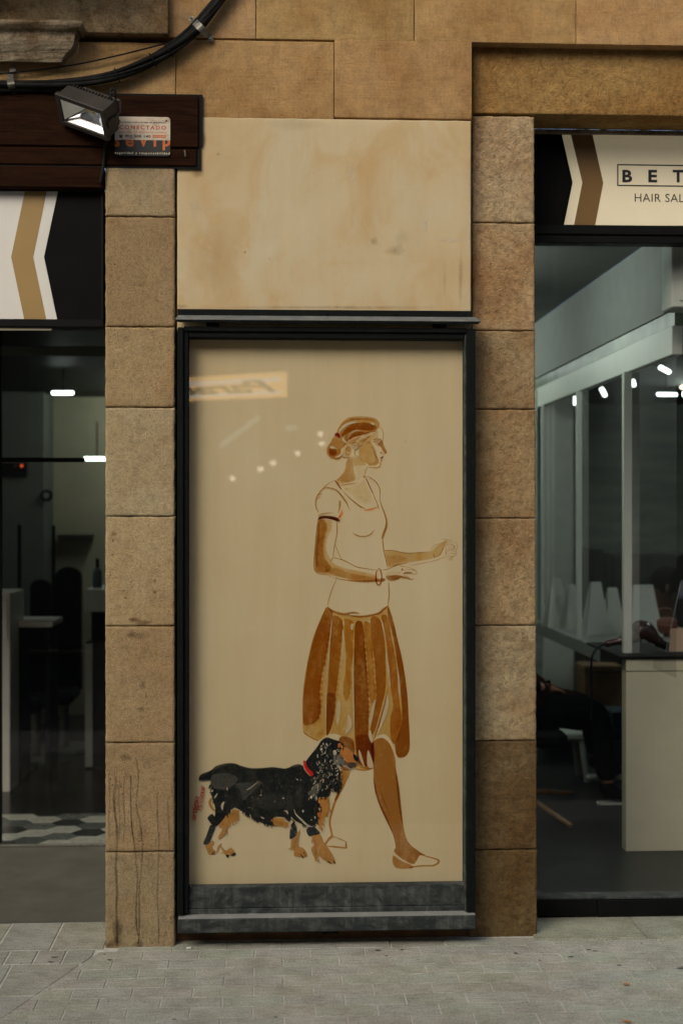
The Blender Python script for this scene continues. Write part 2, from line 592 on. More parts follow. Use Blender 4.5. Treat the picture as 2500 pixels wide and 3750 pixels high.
d0, d1 = G(345, 3500), G(140, 3640)
dn = Vector((-(d1.y - d0.y), d1.x - d0.x))
if dn.x < 0: dn = -dn          # points to the right-hand (small paver) side
PITCH, LEN = .11, .22
y_edge = G(1000, 3507).y
xb = G(508, 3558).x
PG = (.455, .46, .385)
xpl, xpr = P(385, 3400, 0).x, P(1966, 3430, YR).x
for r in range(-2, 13):
    ya, yb = y_edge - PITCH * r, y_edge - PITCH * (r + 1)
    off = .11 if r % 2 == 0 else 0
    for k in range(-14, 18):
        x0 = xb + off + LEN * k
        x1 = x0 + LEN
        if x1 < -2.2 or x0 > 2.3: continue
        g = .0022
        poly = [(x0 + g, yb + g), (x1 - g, yb + g), (x1 - g, ya - g), (x0 + g, ya - g)]
        poly = clip(poly, d0.x, d0.y, (dn.x, dn.y))
        if ya > .04: poly = clip(poly, 0, .045, (0, -1)) if poly else poly
        if len(poly) < 3 or area(poly) < .002: continue
        if (x0 + x1) / 2 < xpl and ya > G(200, 3480).y + .02: continue
        dz = rnd.uniform(-.0012, .0012)
        mesh_obj('paver', *slab(poly, -.03, dz, .0016), M['paver'], pav, color=tint(PG, .03, rnd))
# the wider slabs that turn into the left-hand entrance
def left_row(py_a, py_b, width, xj, wide):
    ya, yb = G(200, py_a).y, G(200, py_b).y
    for k in range(-8, 6):
        x0 = xj + width * k
        x1 = x0 + width
        if x0 > xpl - .01 and not wide: continue
        x1 = min(x1, xpl - .002) if not wide else x1
        g = .003
        if x1 - x0 < .02: continue
        poly = [(x0 + g, yb + g), (x1 - g, yb + g), (x1 - g, ya - g), (x0 + g, ya - g)]
        if wide: poly = clip(poly, d0.x - dn.normalized().x * .004, d0.y - dn.normalized().y * .004, (-dn.x, -dn.y))
        if len(poly) < 3 or area(poly) < .003: continue
        mesh_obj('slab', *slab(poly, -.03, rnd.uniform(-.001, .001), .003), M['paver'], pav, color=tint((.42, .425, .355), .04, rnd))
left_row(3378, 3480, .215, G(183, 3478).x, False)
left_row(3480, 3530, .112, G(225, 3528).x, True)
left_row(3530, 3645, .26, G(30, 3560).x, True)
left_row(3645, 3860, .42, G(30, 3660).x + .2, True)
# door stone of the right-hand shop window: two long slabs
yt0, yt1 = G(2200, 3441).y, YS + .01
xj = G(2335, 3400).x
for xa, xc in ((xpr - .02, xj), (xj, 2.45)):
    poly = [(xa + .002, yt0 + .002), (xc - .002, yt0 + .002), (xc - .002, yt1), (xa + .002, yt1)]
    mesh_obj('slab', *slab(poly, -.03, .006, .004), M['paver'], pav, color=tint((.36, .36, .28), .04, rnd))

# entrance floor on the left
ye0, ye1 = G(200, 3378).y, G(200, 3100).y
ent = mesh_obj('entrance_floor', [(-3.4, ye0, -.001), (xpl + .3, ye0, -.001), (xpl + .3, ye1, -.001), (-3.4, ye1, -.001)], [[0, 1, 2, 3]], M['concrete'])
tag(ent, 'worn concrete floor of the recessed left entrance', kind='structure')
# hexagonal tiles behind the metal threshold
M['tile'] = tinted('glazed cement tile', .25, var=.18, bumpd=0, spec=.5, scale=40)
M['grout'] = plain('dark grout', (.05, .05, .045), .9)
ye2 = G(200, 2985).y
tf = bx('tiled_floor', (-3.4, xpl + .6, ye1, ye2, -.02, .004), M['grout'], bev=0)
tag(tf, 'band of hexagonal cream and black tiles inside the left door', kind='structure')
RH = .098
rnd = random.Random(11)
xt0 = -2.6
for i in range(0, 14):
    for j in range(0, 7):
        cx = xt0 + i * RH * 1.5
        cy = ye1 + .03 + j * RH * math.sqrt(3) + (RH * math.sqrt(3) / 2 if i % 2 else 0)
        poly = [(cx + math.cos(R(60 * k)) * (RH - .002), cy + math.sin(R(60 * k)) * (RH - .002)) for k in range(6)]
        poly = clip(poly, 0, ye1 + .022, (0, 1))
        poly = clip(poly, 0, ye2 - .002, (0, -1)) if poly else poly
        if len(poly) < 3 or area(poly) < .001: continue
        c = rnd.choice([(.5, .52, .44), (.5, .52, .44), (.46, .48, .4), (.03, .034, .03), (.1, .12, .105), (.14, .16, .14)])
        mesh_obj('tile', *slab(poly, 0, .0085, .001), M['tile'], tf, color=c)
bx('threshold_strip', (-3.4, xpl + .3, ye1 - .006, ye1 + .018, 0, .012), M['steel'], tf, .003)

# ================================================================== STONE WALL
def disp(x, z, amp, sc, seed):
    v = Vector((x * sc, z * sc, seed * 7.3))
    a = noise.noise(v) + .5 * noise.noise(v * 2.3) + .25 * noise.noise(v * 5.1)
    return a * amp

def stone(parent, pxr, Y, depth, color, mat, amp=.0012, sc=14, rr=.007, cell=.009, seed=0, gap=.0016, chip=.002, name='stone_block', xz=None):
    x0, x1, z0, z1 = xz or rect(*pxr, Y)
    x0, x1, z0, z1 = x0 + gap, x1 - gap, z0 + gap, z1 - gap
    nx = max(4, min(70, int((x1 - x0) / cell)))
    nz = max(4, min(70, int((z1 - z0) / cell)))
    def knots(a, b, n):
        e = [0, rr * .25, rr * .6, rr]
        L = b - a
        inner = [rr + (L - 2 * rr) * k / n for k in range(1, n)]
        s = e + inner + [L - q for q in e[::-1]]
        return [a + q for q in s]
    xs, zs = knots(x0, x1, nx), knots(z0, z1, nz)
    V, Fc = [], []
    for z in zs:
        for x in xs:
            q = rr * (1 + .6 * noise.noise(Vector((x * 30, z * 30, seed + 3.1))))
            ex, ez = min(x - x0, x1 - x), min(z - z0, z1 - z)
            pull = 0
            for e in (ex, ez):
                if e < q: pull += q - math.sqrt(max(0, q * q - (q - e) ** 2))
            px_ = x + (chip * noise.noise(Vector((z * 40, seed, 1.7))) if ex < 1e-6 else 0)
            pz_ = z + (chip * noise.noise(Vector((x * 40, seed, 9.7))) if ez < 1e-6 else 0)
            V.append((px_, Y + min(pull, q) * .8 - disp(x, z, amp, sc, seed), pz_))
    W = len(xs)
    for j in range(len(zs) - 1):
        for i in range(W - 1):
            Fc.append([j * W + i, j * W + i + 1, (j + 1) * W + i + 1, (j + 1) * W + i])
    # sides run straight back
    ring = [i for i in range(W)] + [j * W + W - 1 for j in range(1, len(zs))] + [(len(zs) - 1) * W + i for i in range(W - 2, -1, -1)] + [j * W for j in range(len(zs) - 2, 0, -1)]
    base = len(V)
    for i in ring: V.append((V[i][0], Y + depth, V[i][2]))
    for k in range(len(ring)):
        k2 = (k + 1) % len(ring)
        Fc.append([ring[k2], ring[k], base + k, base + k2])
    return mesh_obj(name, V, Fc, mat, parent, smooth=True, color=color)

fac = thing('stone_facade', 'sandstone wall of large combed blocks above the shopfronts and display case', 'wall', (.1, .2, 0))
AC = [(.46, .295, .13), (.51, .33, .15), (.48, .31, .135)]
rnd = random.Random(3)
rowsA = [(-420, 330), (330, 937), (937, 1516), (1516, 2108), (2108, 2750)]
for i, (a, b) in enumerate(rowsA):
    za_ = P(1250, 148, YA).z
    stone(fac, (a, -190, b, 148), YA, .1, tint(AC[i % 3], .06, rnd), M['ashlar'], amp=.0015, sc=6, rr=.003, cell=.02, seed=i, gap=.0012, chip=.0008, xz=(P(a, 60, YA).x, P(b, 60, YA).x, za_, P(1250, -190, YA).z))
for i, (a, b) in enumerate([(-420, 80), (80, 640), (640, 1230), (1230, 1810), (1810, 2750)]):
    stone(fac, (a, -560, b, -190), YA, .1, tint(AC[i % 3], .06, rnd), M['ashlar'], amp=.0015, sc=6, rr=.003, cell=.03, seed=20 + i, gap=.0012, chip=.0008)
for i, (a, b, c, d) in enumerate([(-420, 148, 644, 352), (644, 148, 1223, 434), (1223, 148, 1728, 434)]):
    stone(fac, (a, c * 0 + 148, b if False else (644 if i == 0 else (1223 if i == 1 else 1728)), d), YA, .1, tint(AC[(i + 1) % 3], .06, rnd), M['ashlar'],
          amp=.0015, sc=6, rr=.003, cell=.02, seed=30 + i, gap=.0012, chip=.0008, xz=rect(a, 148, (644, 1223, 1728)[i], d, YA))

def plaster_mat():
    m, nt, b = new_mat('old cream plaster')
    v = coords(nt)
    big = noise_tex(nt, coords(nt, (1, 1, .55)), 2.2, 4, .6, .6)
    c = ramp(nt, big, [(.3, (.58, .43, .225)), (.5, (.60, .485, .285)), (.72, (.60, .52, .34))])
    st = noise_tex(nt, coords(nt, (18, 1, 1.5)), 1, 5, .65)
    c = mix(nt, c, ramp(nt, st, [(.35, (.92, .9, .87)), (.6, (1.03, 1.03, 1.03))]), .3, 'MULTIPLY')
    cl = noise_tex(nt, coords(nt, (1.3, 1, 1)), 3.0, 6, .62, .8)
    c = mix(nt, c, ramp(nt, cl, [(.34, (.93, .79, .61)), (.5, (1, 1, 1)), (.68, (1.05, 1.08, 1.13))]), .7, 'MULTIPLY')
    sm = noise_tex(nt, v, 5.5, 6, .7)
    c = mix(nt, c, (.42, .29, .15), ramp(nt, sm, [(.63, (0, 0, 0)), (.78, (.4, .4, .4))]))
    lt = noise_tex(nt, coords(nt, (7, 1, 2.6)), 1.3, 6, .75)
    c = mix(nt, c, (.78, .68, .5), ramp(nt, lt, [(.64, (0, 0, 0)), (.74, (.4, .4, .4))]))
    nt.links.new(c, b.inputs['Base Color'])
    b.inputs['Roughness'].default_value = .75
    b.inputs['Specular IOR Level'].default_value = .25
    n1 = bump(nt, b, noise_tex(nt, v, 9, 4, .5), .5, .006)
    bump(nt, b, noise_tex(nt, v, 90, 4, .6), .4, .0008, n1)
    return m
M['plaster'] = plaster_mat()
stone(fac, (648, 434, 1725, 1215), YPL, .1, (1, 1, 1), M['plaster'], amp=.0012, sc=3, rr=.006, cell=.03, seed=77, gap=.001, chip=.001, name='plaster_panel')
# the wall's core, so that nothing shows through the joints
xa, xc = P(600, 1000, .1).x, P(1935, 1000, .1).x
bx('wall_core', (xa, xc, .1145, .30, 0, 4.9), M['mortar'], fac, 0)
zl = P(2200, 424, YR).z
bx('wall_core', (-2.6, xa - .002, .1145, .30, P(200, 520, .1).z, 4.9), M['mortar'], fac, 0)
bx('wall_core', (xc + .002, 2.6, .1145, .29, zl + .05, 4.9), M['mortar'], fac, 0)
M['stained'] = plain('damp brown render', (.19, .095, .045), .85, var=.5, bumpd=.003, bscale=40)
x0, x1, z0, z1 = rect(648, 3380, 1722, 3480, .085)
bx('base_render', (x0, x1, .088, .11, -.02, .16), M['stained'], fac, 0)

# lintel over the right-hand window
lin = stone(fac, (1728, 153, 2800, 424), YR, .222, (.45, .28, .1), M['rough'], amp=.003, sc=9, rr=.008, cell=.014, seed=50, name='lintel')

# pillars
lp = thing('stone_pillar', 'left pillar of nine smooth pitted sandstone blocks beside the display case', 'pillar', (P(513, 3470, 0).x, .15, 0), 'stone pillars')
LJ = [602, 793, 1197, 1492, 1891, 2293, 2720, 3120, 3478]
LC = [(.43, .335, .19), (.37, .265, .14), (.43, .315, .165), (.47, .385, .225), (.48, .37, .205), (.43, .315, .17), (.41, .30, .165), (.39, .305, .175)]
for i in range(8):
    stone(lp, (385, LJ[i], 642, LJ[i + 1]), YP, .34, LC[i], M['pillar'], amp=.0009, sc=12, rr=.009, chip=.003, cell=.008, seed=100 + i)
rp = thing('stone_pillar', 'right pillar of rough weathered sandstone blocks beside the salon window', 'pillar', (P(1845, 3435, YR).x, .2, 0), 'stone pillars')
RJ = [424, 816, 1211, 1499, 1898, 2291, 2713, 3112, 3446]
RC = [(.55, .41, .235), (.56, .40, .215), (.44, .32, .17), (.46, .32, .16), (.50, .36, .19), (.52, .42, .25), (.22, .155, .075), (.22, .155, .07)]
for i in range(8):
    k = i / 7
    stone(rp, (1728 if i < 2 else 1712, RJ[i], 1957 + 10 * k, RJ[i + 1]), YR, .225, RC[i], M['rough'], amp=.001 + .003 * k, sc=38, rr=.009, cell=.0065, seed=200 + i, chip=.003)

# stone moulding and ledge at the top left
led = thing('stone_ledge', 'old carved limestone ledge under the balcony at the top left', 'ledge', (-1.0, -.03, 3.6))
stone(led, (-420, -190, 618, 117), -.035, .046, (.42, .33, .19), M['mould'], amp=.006, sc=9, rr=.006, cell=.018, seed=300, name='ledge_slab', chip=.004)
prof = [(117 - 42, 300, .085), (84, 301, .087), (92, 298, .082), (98, 293, .078), (106, 289, .07), (108, 280, .058), (118, 276, .052), (132, 274, .048), (150, 272, .045), (165, 268, .04), (178, 260, .032), (188, 250, .025),
        (196, 241, .02), (206, 234, .016), (217, 229, .012), (228, 224, .006)]
V, Fc = [], []
for (py, px, pr) in prof:
    yy = -.037 - pr
    rgt = P(px, py, yy)
    n = 26
    xl = -2.3
    for k in range(n + 1):
        x = xl + (rgt.x - xl) * k / n
        wob = .003 * noise.noise(Vector((x * 9, py * .05, 4))) + .0016 * noise.noise(Vector((x * 40, py * .2, 8)))
        V.append((x, yy + wob, rgt.z + wob))
    V.append((rgt.x + .002, .012, rgt.z))
W = 28
for j in range(len(prof) - 1):
    for i in range(W - 1):
        Fc.append([(j + 1) * W + i, (j + 1) * W + i + 1, j * W + i + 1, j * W + i])
mesh_obj('moulding', V, Fc, M['mould'], led, smooth=False, color=(.4, .33, .22))

# right-hand slab added for shade, then the balcony; both out of the picture
bal = bx('shade_slab', (-.5, 3.2, -.4, -.04, 4.6, 4.75), M['mould'], bev=.01, color=(.35, .27, .17))
tag(bal, 'added narrow stone shade slab above the picture over the salon side', 'shade slab')
bal = bx('balcony', (-3.6, -.62, -.5, -.04, 4.02, 4.16), M['mould'], bev=.01, color=(.35, .27, .17))
tag(bal, 'stone balcony slab resting on the carved ledge at the top left', 'balcony')

# ================================================================== WOODEN BEAM
wb = thing('wooden_beam', 'dark stained wooden lintel boards above the left shop sign', 'beam', (P(200, 500, 0).x, 0, P(200, 600, 0).z))
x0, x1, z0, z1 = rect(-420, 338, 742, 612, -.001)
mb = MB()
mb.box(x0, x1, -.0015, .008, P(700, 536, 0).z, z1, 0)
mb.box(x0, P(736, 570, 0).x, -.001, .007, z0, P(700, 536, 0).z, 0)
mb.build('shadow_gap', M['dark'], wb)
for (a, b, c, d, yy) in [(-420, 344, 727, 533, -.012), (-420, 538, 721, 602, -.008)]:
    x0, x1, z0, z1 = rect(a, b, c, d, yy)
    bx('board', (x0, x1, yy, .006, z0, z1), M['wood'], wb, .004)
x0, x1, z0, z1 = rect(-420, 606, 381, 684, -.008)
bx('board', (x0, x1, -.008, .05, z0, z1), M['wood'], wb, .004)
mb = MB()
a = P(678, 556, -.012)
mb.tube([a, a + Vector((-.001, -.012, .002)), a + Vector((.001, -.018, -.01)), a + Vector((.002, -.018, -.022))], .0028, 6)
mb.build('nail', M['steel'], wb)
# scuffed patch of bare wood

# ================================================================== CABLES
def wpath(pts, Y, dy=None):
    return [P(p[0], p[1], (Y if len(p) < 3 else p[2])) for p in pts]

cb = thing('cable_bundle', 'thick bundle of black cables sweeping up across the wall', 'cables', tuple(P(480, 240, -.02)))
spine = [(-60, 316), (55, 314), (160, 312), (260, 306), (350, 295), (430, 275), (500, 248), (560, 219), (620, 185), (675, 145), (720, 103), (760, 55), (800, 2), (850, -75), (910, -170)]
rnd = random.Random(8)
for k in range(9):
    ph, rad = rnd.uniform(0, 6.28), rnd.uniform(8, 17)
    pts = []
    for i, (x, y) in enumerate(spine):
        sp = 1.0 if i < 6 else 1.12
        an = ph + i * .33
        if i + 1 < len(spine): tx, ty = spine[i + 1][0] - x, spine[i + 1][1] - y
        l = math.hypot(tx, ty)
        o = math.sin(an) * rad * sp
        pts.append((x - ty / l * o, y + tx / l * o, -.026 - .013 * math.cos(an)))
    mb = MB()
    mb.tube(catmull(wpath(pts, 0), 5), rnd.choice([.0075, .0085, .0095, .011]), 8)
    mb.build('cable', M['cable'], cb, smooth=True)
for (i, a) in ((5, 0), (7, 0), (8, 1)):
    mb = MB()
    c = spine[i]
    nx = spine[i + 1]
    t = Vector((nx[0] - c[0], nx[1] - c[1])).normalized()
    n_ = Vector((-t.y, t.x))
    pts = [P(c[0] + n_.x * 27 * math.cos(q), c[1] + n_.y * 27 * math.cos(q), -.026 - .03 * math.sin(q)) for q in [R(d) for d in range(0, 181, 20)]]
    mb.tube(pts, .003, 6)
    mb.build('cable_tie', M['dark'], cb, smooth=True)
wr = MB()
wr.tube(catmull(wpath([(-60, 284), (0, 271), (59, 264), (180, 251), (295, 233), (442, 201), (590, 163), (658, 140), (700, 112)], -.012), 5), .0032, 6)
o = wr.build('wire', M['cable'], smooth=True)
tag(o, 'thin black wire strung between the thick cable bundle and the stone moulding', 'wire')

def clamp(top, mid0, mid1, end, label):
    c = thing('cable_clamp', label, 'clamp', tuple(P(*top, -.01)), 'cable clamps')
    def band(pts, wpx, name, seg_y):
        V, Fc = [], []
        n = len(pts)
        for i, (x, y, yy) in enumerate(pts):
            a, b = pts[max(i - 1, 0)], pts[min(i + 1, n - 1)]
            t = Vector((b[0] - a[0], b[1] - a[1]))
            t = t.normalized() if t.length > 0 else Vector((0, 1))
            s = Vector((t.y, -t.x)) * wpx
            for d, off in ((1, 0), (-1, 0), (-1, .0025), (1, .0025)):
                V.append(P(x + s.x * d, y + s.y * d, yy + off))
        for i in range(n - 1):
            for k in range(4):
                Fc.append([i * 4 + k, i * 4 + (k + 1) % 4, (i + 1) * 4 + (k + 1) % 4, (i + 1) * 4 + k])
        Fc += [[3, 2, 1, 0], [4 * n - 4, 4 * n - 3, 4 * n - 2, 4 * n - 1]]
        return mesh_obj(name, V, Fc, M['steel'], c)
    L = []
    for i in range(9):
        t = i / 8
        L.append((mid0[0] + (mid1[0] - mid0[0]) * t, mid0[1] + (mid1[1] - mid0[1]) * t, -.022 - .034 * math.sin(math.pi * t)))
    band([(top[0], top[1], -.004), ((top[0] * .4 + mid0[0] * .6), (top[1] * .4 + mid0[1] * .6), -.006), (mid0[0], mid0[1] - 2, -.02)], 10, 'tab', 0)
    band(L, 13, 'band', 0)
    band([(mid1[0], mid1[1], -.022), (end[0], end[1] - 6, -.006), (end[0] + 1, end[1] + 12, -.004)], 9, 'tab', 0)
    for q in (top, (end[0], end[1] + 4)):
        m_ = MB()
        b = P(q[0], q[1], -.0035)
        m_.cyl(b, b + Vector((0, -.006, 0)), .0055, seg=6)
        m_.build('bolt', M['steel'], c)
clamp((53, 240), (38, 285), (45, 330), (53, 338), 'galvanised clamp on the cables at the left edge under the moulding')
clamp((698, 64), (706, 72), (760, 128), (770, 137), 'galvanised clamp where the cables turn upwards right of the ledge')

# ================================================================== FLOODLIGHT
w_ = Vector((.22, -.1, -.1)).normalized()
h_ = Vector((-.01, -.118, .098))
h_ = (h_ - w_ * h_.dot(w_)).normalized()
n_ = w_.cross(h_).normalized()           # the way the lamp looks: left, forward and down
if n_.z > 0: n_ = -n_
FC = P(299, 431, -.13)
fl = thing('floodlight', 'grey outdoor floodlight tilted down on the wooden beam beside the alarm plate', 'floodlight', tuple(FC))
def L(a, b, c): return FC + w_ * a + h_ * b - n_ * c     # c grows backwards
def lbox(mb, a0, a1, b0, b1, c0, c1, taper=0.0, bev=.004):
    v, f = box(a0, a1, c0, c1, b0, b1, bev, 2)
    out = []
    for p in v:
        t = (p.y - c0) / (c1 - c0) if c1 != c0 else 0
        k = 1 - taper * t
        out.append(L(p.x * k, p.z * k, p.y))
    mb.add(out, [q[::-1] for q in f])
HW, HH = .12, .071
mb = MB()
for (a0, a1, b0, b1) in ((-HW, HW, HH - .02, HH), (-HW, HW, -HH, -HH + .02), (-HW, -HW + .02, -HH + .02, HH - .02), (HW - .02, HW, -HH + .02, HH - .02)):
    lbox(mb, a0, a1, b0, b1, 0, .02, 0, .003)
mb.build('front_frame', M['lampbody'], fl)
mb = MB()
lbox(mb, -HW + .008, HW - .008, -HH + .008, HH - .008, .076, .084, 0, .003)
for (a0, a1, b0, b1) in ((-HW + .006, HW - .006, HH - .012, HH - .006), (-HW + .006, HW - .006, -HH + .006, -HH + .012), (-HW + .006, -HW + .012, -HH + .012, HH - .012), (HW - .012, HW - .006, -HH + .012, HH - .012)):
    lbox(mb, a0, a1, b0, b1, .02, .079, 0, .002)
lbox(mb, -.07, .07, -.05, .05, .1, .125, .12, .006)
mb.build('housing', M['lampbody'], fl)
for k in range(14):
    mb = MB()
    a = -.1 + k * .2 / 13
    lbox(mb, a - .0022, a + .0022, -HH + .012, HH - .012, .0845, .103, .0, .0008)
    mb.build('cooling_fin', M['lampbody'], fl)
# stepped reflector
M['reflector'] = plain('bright reflector', (.9, .92, .92), .1, metal=1.0, var=.03)
RW, RHh = HW - .02, HH - .02
qi, qo = (.03, .018, .06), (RW, RHh, .008)
co = [L(sa * qo[0], sb * qo[1], qo[2]) for sa, sb in ((-1, -1), (1, -1), (1, 1), (-1, 1))]
ci = [L(sa * qi[0], sb * qi[1], qi[2]) for sa, sb in ((-1, -1), (1, -1), (1, 1), (-1, 1))]
rf = mesh_obj('reflector', co + ci, [[0, 1, 5, 4], [1, 2, 6, 5], [2, 3, 7, 6], [3, 0, 4, 7], [4, 5, 6, 7]], M['reflector'], fl)
mb = MB(); lbox(mb, -.018, .018, -.011, .011, .056, .0595, 0, .001)
M['chip'] = plain('yellow light chip', (.75, .5, .12), .4, var=.05)
mb.build('light_chip', M['chip'], rf)
M['lampglass'] = glass('lamp glass', gain=2.0)
mesh_obj('cover_glass', [L(sa * RW, sb * RHh, .006) for sa, sb in ((-1, -1), (1, -1), (1, 1), (-1, 1))], [[0, 1, 2, 3]], M['lampglass'], fl)
mb = MB()
for s in (-1, 1):
    lbox(mb, s * (HW + .004) - .003, s * (HW + .004) + .003, -.014, .014, .01, .05, 0, .001)
    mb.tube([L(s * (HW + .002), 0, .04), L(s * (HW - .004), .005, .1), L(s * .09, .02, .14)], .0045, 6)
mb.tube([L(-.09, .02, .14), L(.09, .02, .14)], .008, 6)
mb.tube([L(0, .02, .14), P(330, 440, -.012)], .009, 8)
b0 = P(330, 440, -.012)
mb.box(b0.x - .03, b0.x + .03, -.02, -.011, b0.z - .03, b0.z + .03, .002)
mb.build('bracket', M['lampbody'], fl)
mb = MB()
a = L(.085, HH - .01, .1)
mb.tube(catmull([a + Vector((-.004, 0, -.012)), a + Vector((-.004, -.004, .022)), a + Vector((.004, -.004, .034)), a + Vector((.013, 0, .024)), a + Vector((.013, .02, -.01))], 5), .0045, 8)
mb.build('cable_gland', M['cable'], fl, smooth=True)
mb = MB()
mb.tube(catmull(wpath([(392, 505, -.06), (386, 530, -.03), (383, 570, -.018), (379, 610, -.018), (374, 640, -.018), (368, 672, -.02)], 0), 5), .0062, 8)
mb.build('power_cable', M['cable'], fl, smooth=True)

# ================================================================== ALARM PLATE
ap = thing('alarm_plate', 'rusty security company plate, white and black with orange lettering, on the wooden beam', 'sign', tuple(P(523, 500, -.014)))
def plate_outline(px0, py0, px1, py1, r, Y, corners=(1, 1, 1, 1)):
    x0, x1, z0, z1 = rect(px0, py0, px1, py1, Y)
    pts = []
    for (cx, cz, a0, on) in ((x1 - r, z1 - r, 0, corners[0]), (x0 + r, z1 - r, 90, corners[1]), (x0 + r, z0 + r, 180, corners[2]), (x1 - r, z0 + r, 270, corners[3])):
        if on:
            for k in range(6): pts.append((cx + r * math.cos(R(a0 + 18 * k)), cz + r * math.sin(R(a0 + 18 * k))))
        else:
            pts.append((cx + r * (1 if a0 in (0, 270) else -1), cz + r * (1 if a0 in (0, 90) else -1)))
    return pts
def plate_mat(name, col, rust):
    m, nt, b = new_mat(name)
    v = coords(nt)
    n = noise_tex(nt, v, 26, 6, .75)
    c = mix(nt, col, (.2, .1, .04), ramp(nt, n, [(.5, (0, 0, 0)), (.75, (rust,) * 3)]))
    nt.links.new(c, b.inputs['Base Color'])
    b.inputs['Roughness'].default_value = .45
    return m
M['platewhite'] = plate_mat('rusting white enamel', (.66, .56, .42), .85)
M['plateblack'] = plate_mat('black enamel', (.014, .015, .013), .1)
M['orange'] = plain('orange print', (.62, .15, .025), .5, var=.1)
M['redprint'] = plain('red orange print', (.5, .075, .025), .5, var=.2)
M['ink'] = plain('black print', (.015, .014, .012), .5, var=.1)
Y0 = -.0145
mesh_obj('plate', *prism(plate_outline(421, 427.5, 624, 571, .013, Y0), Y0, -.0122), M['plateblack'], ap)
def pz(x, y): return 400 + x / 6.272, 410 + y / 6.272
def prect(a, b, c, d): return (*pz(a, b), *pz(c, d))
for ch, rc in (('s', (133, 585, 245, 800)), ('e', (380, 585, 567, 800)), ('v', (700, 590, 878, 797)), ('i', (1020, 520, 1086, 797)), ('p', (1230, 590, 1405, 882))):
    text_fit('lettering', ch, prect(*rc), Y0 - .0004, M['orange'], ap, bold=.03)
mesh_obj('white_panel', *prism(plate_outline(421.3, 427.8, 623.7, 512.8, .0128, Y0 - .0008, (1, 1, 0, 0)), Y0 - .0008, Y0 - .0005), M['platewhite'], ap)
YT = Y0 - .0011
text_fit('lettering', 'PROTEGIDO CON SISTEMA DE SEGURIDAD', prect(235, 226, 1310, 258), YT, M['ink'], ap, bold=.03, space=1.1)
text_fit('lettering', 'CONECTADO', prect(235, 310, 1310, 402), YT, M['redprint'], ap, bold=.03, space=1.35)
text_fit('lettering', 'A CENTRAL RECEPTORA DE ALARMAS', prect(225, 448, 1310, 484), YT, M['orange'], ap, bold=.02, space=1.2)
text_fit('lettering', '902 500 140', prect(360, 527, 955, 592), YT, M['ink'], ap, bold=.03, space=1.05)
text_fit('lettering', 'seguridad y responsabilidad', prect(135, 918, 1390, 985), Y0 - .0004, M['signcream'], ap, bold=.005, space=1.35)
x0, x1, z0, z1 = rect(*prect(1000, 530, 1304, 594), YT)
bx('orange_label', (x0, x1, YT, YT + .0002, z0, z1), M['orange'], ap, 0)
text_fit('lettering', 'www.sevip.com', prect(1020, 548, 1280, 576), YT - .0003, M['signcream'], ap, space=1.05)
# telephone symbol
mb = MB()
def pq(x, y): p = P(*pz(x, y), YT); return (p.x, p.z)
mb.add(*prism([pq(232, 545), pq(240, 530), pq(275, 526), pq(310, 530), pq(317, 545), pq(315, 556), pq(298, 556), pq(296, 545), pq(254, 545), pq(252, 556), pq(235, 556)], YT, YT + .0001))
mb.add(*prism([pq(256, 549), pq(292, 549), pq(308, 575), pq(308, 592), pq(240, 592), pq(240, 575)], YT, YT + .0001))
mb.build('telephone_symbol', M['ink'], ap)
for q in ((1316, 205), (235, 205)):
    b = P(*pz(*q), YT)
    mb = MB(); mb.cyl(b, b + Vector((0, -.003, 0)), .0045, .003, 10)
    mb.build('screw', M['stained'], ap)

# ================================================================== SHOP SIGNS
def panel(name, pts, Y, th, mat, parent):
    return mesh_obj(name, *prism([(P(a, b, Y).x, P(a, b, Y).z) for a, b in pts], Y, Y + th), mat, parent)

YL = .045
ls = thing('shop_sign', 'left lightbox sign, white with an ochre arrow pointing left and a black end', 'sign', tuple(P(180, 1190, YL)), 'shop signs')
x0, x1, z0, z1 = rect(-420, 685, 381, 1197, YL)
zt, zb = P(200, 701, YL).z, P(200, 1170, YL).z
mb = MB()
mb.box(x0, x1, YL - .01, YL + .1, zt, z1, .003)
mb.box(x0, x1, YL - .01, YL + .1, z0, zb, .003)
mb.box(x1 - .012, x1, YL - .01, YL + .1, zb, zt, .002)
mb.build('frame', M['dark'], ls)
panel('white_panel', [(-420, 701), (213, 701), (162, 941), (210, 1170), (-420, 1170)], YL, .02, M['signwhite'], ls)
panel('black_panel', [(213.5, 701), (377, 701), (377, 1170), (210.5, 1170), (162.5, 941)], YL, .02, M['signblack'], ls)
panel('arrow', [(92, 701), (172, 701), (122, 941), (170, 1170), (90, 1170), (42, 941)], YL - .0012, .001, M['gold'], ls)
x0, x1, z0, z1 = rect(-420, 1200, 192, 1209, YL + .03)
panel('reflection_strip', [(-420, 1200), (193, 1200), (186, 1209), (-420, 1209)], YL + .05, .01, M['signcream'], ls)  # pale strip standing in for the sign's reflected light

rs = thing('shop_sign', 'right salon fascia sign, cream with a brown arrow and boxed black letters', 'sign', tuple(P(2230, 830, YS)), 'shop signs')
x0, x1, z0, z1 = rect(1945, 480, 2820, 892, YS)
zt, zb = P(2200, 494, YS).z, P(2200, 826, YS).z
bx('top_trim', (x0, x1, YS - .012, YS + .08, zt, z1), M['mould'], rs, .003, color=(.33, .29, .22))
zm = P(2200, 862, YS).z
bx('bottom_frame', (x0, x1, YS - .014, YS + .08, zm + .001, zb), M['dark'], rs, .004)
bx('bottom_rail', (x0, x1, YS - .006, YS + .08, z0, zm - .001), M['dark'], rs, .003)
panel('black_panel', [(1945, 494), (2056, 494), (2095, 668), (2063, 826), (1945, 826)], YS, .02, M['signblack'], rs)
panel('white_panel', [(2056.5, 494), (2820, 494), (2820, 826), (2063.5, 826), (2095.5, 668)], YS, .02, M['signcream'], rs)
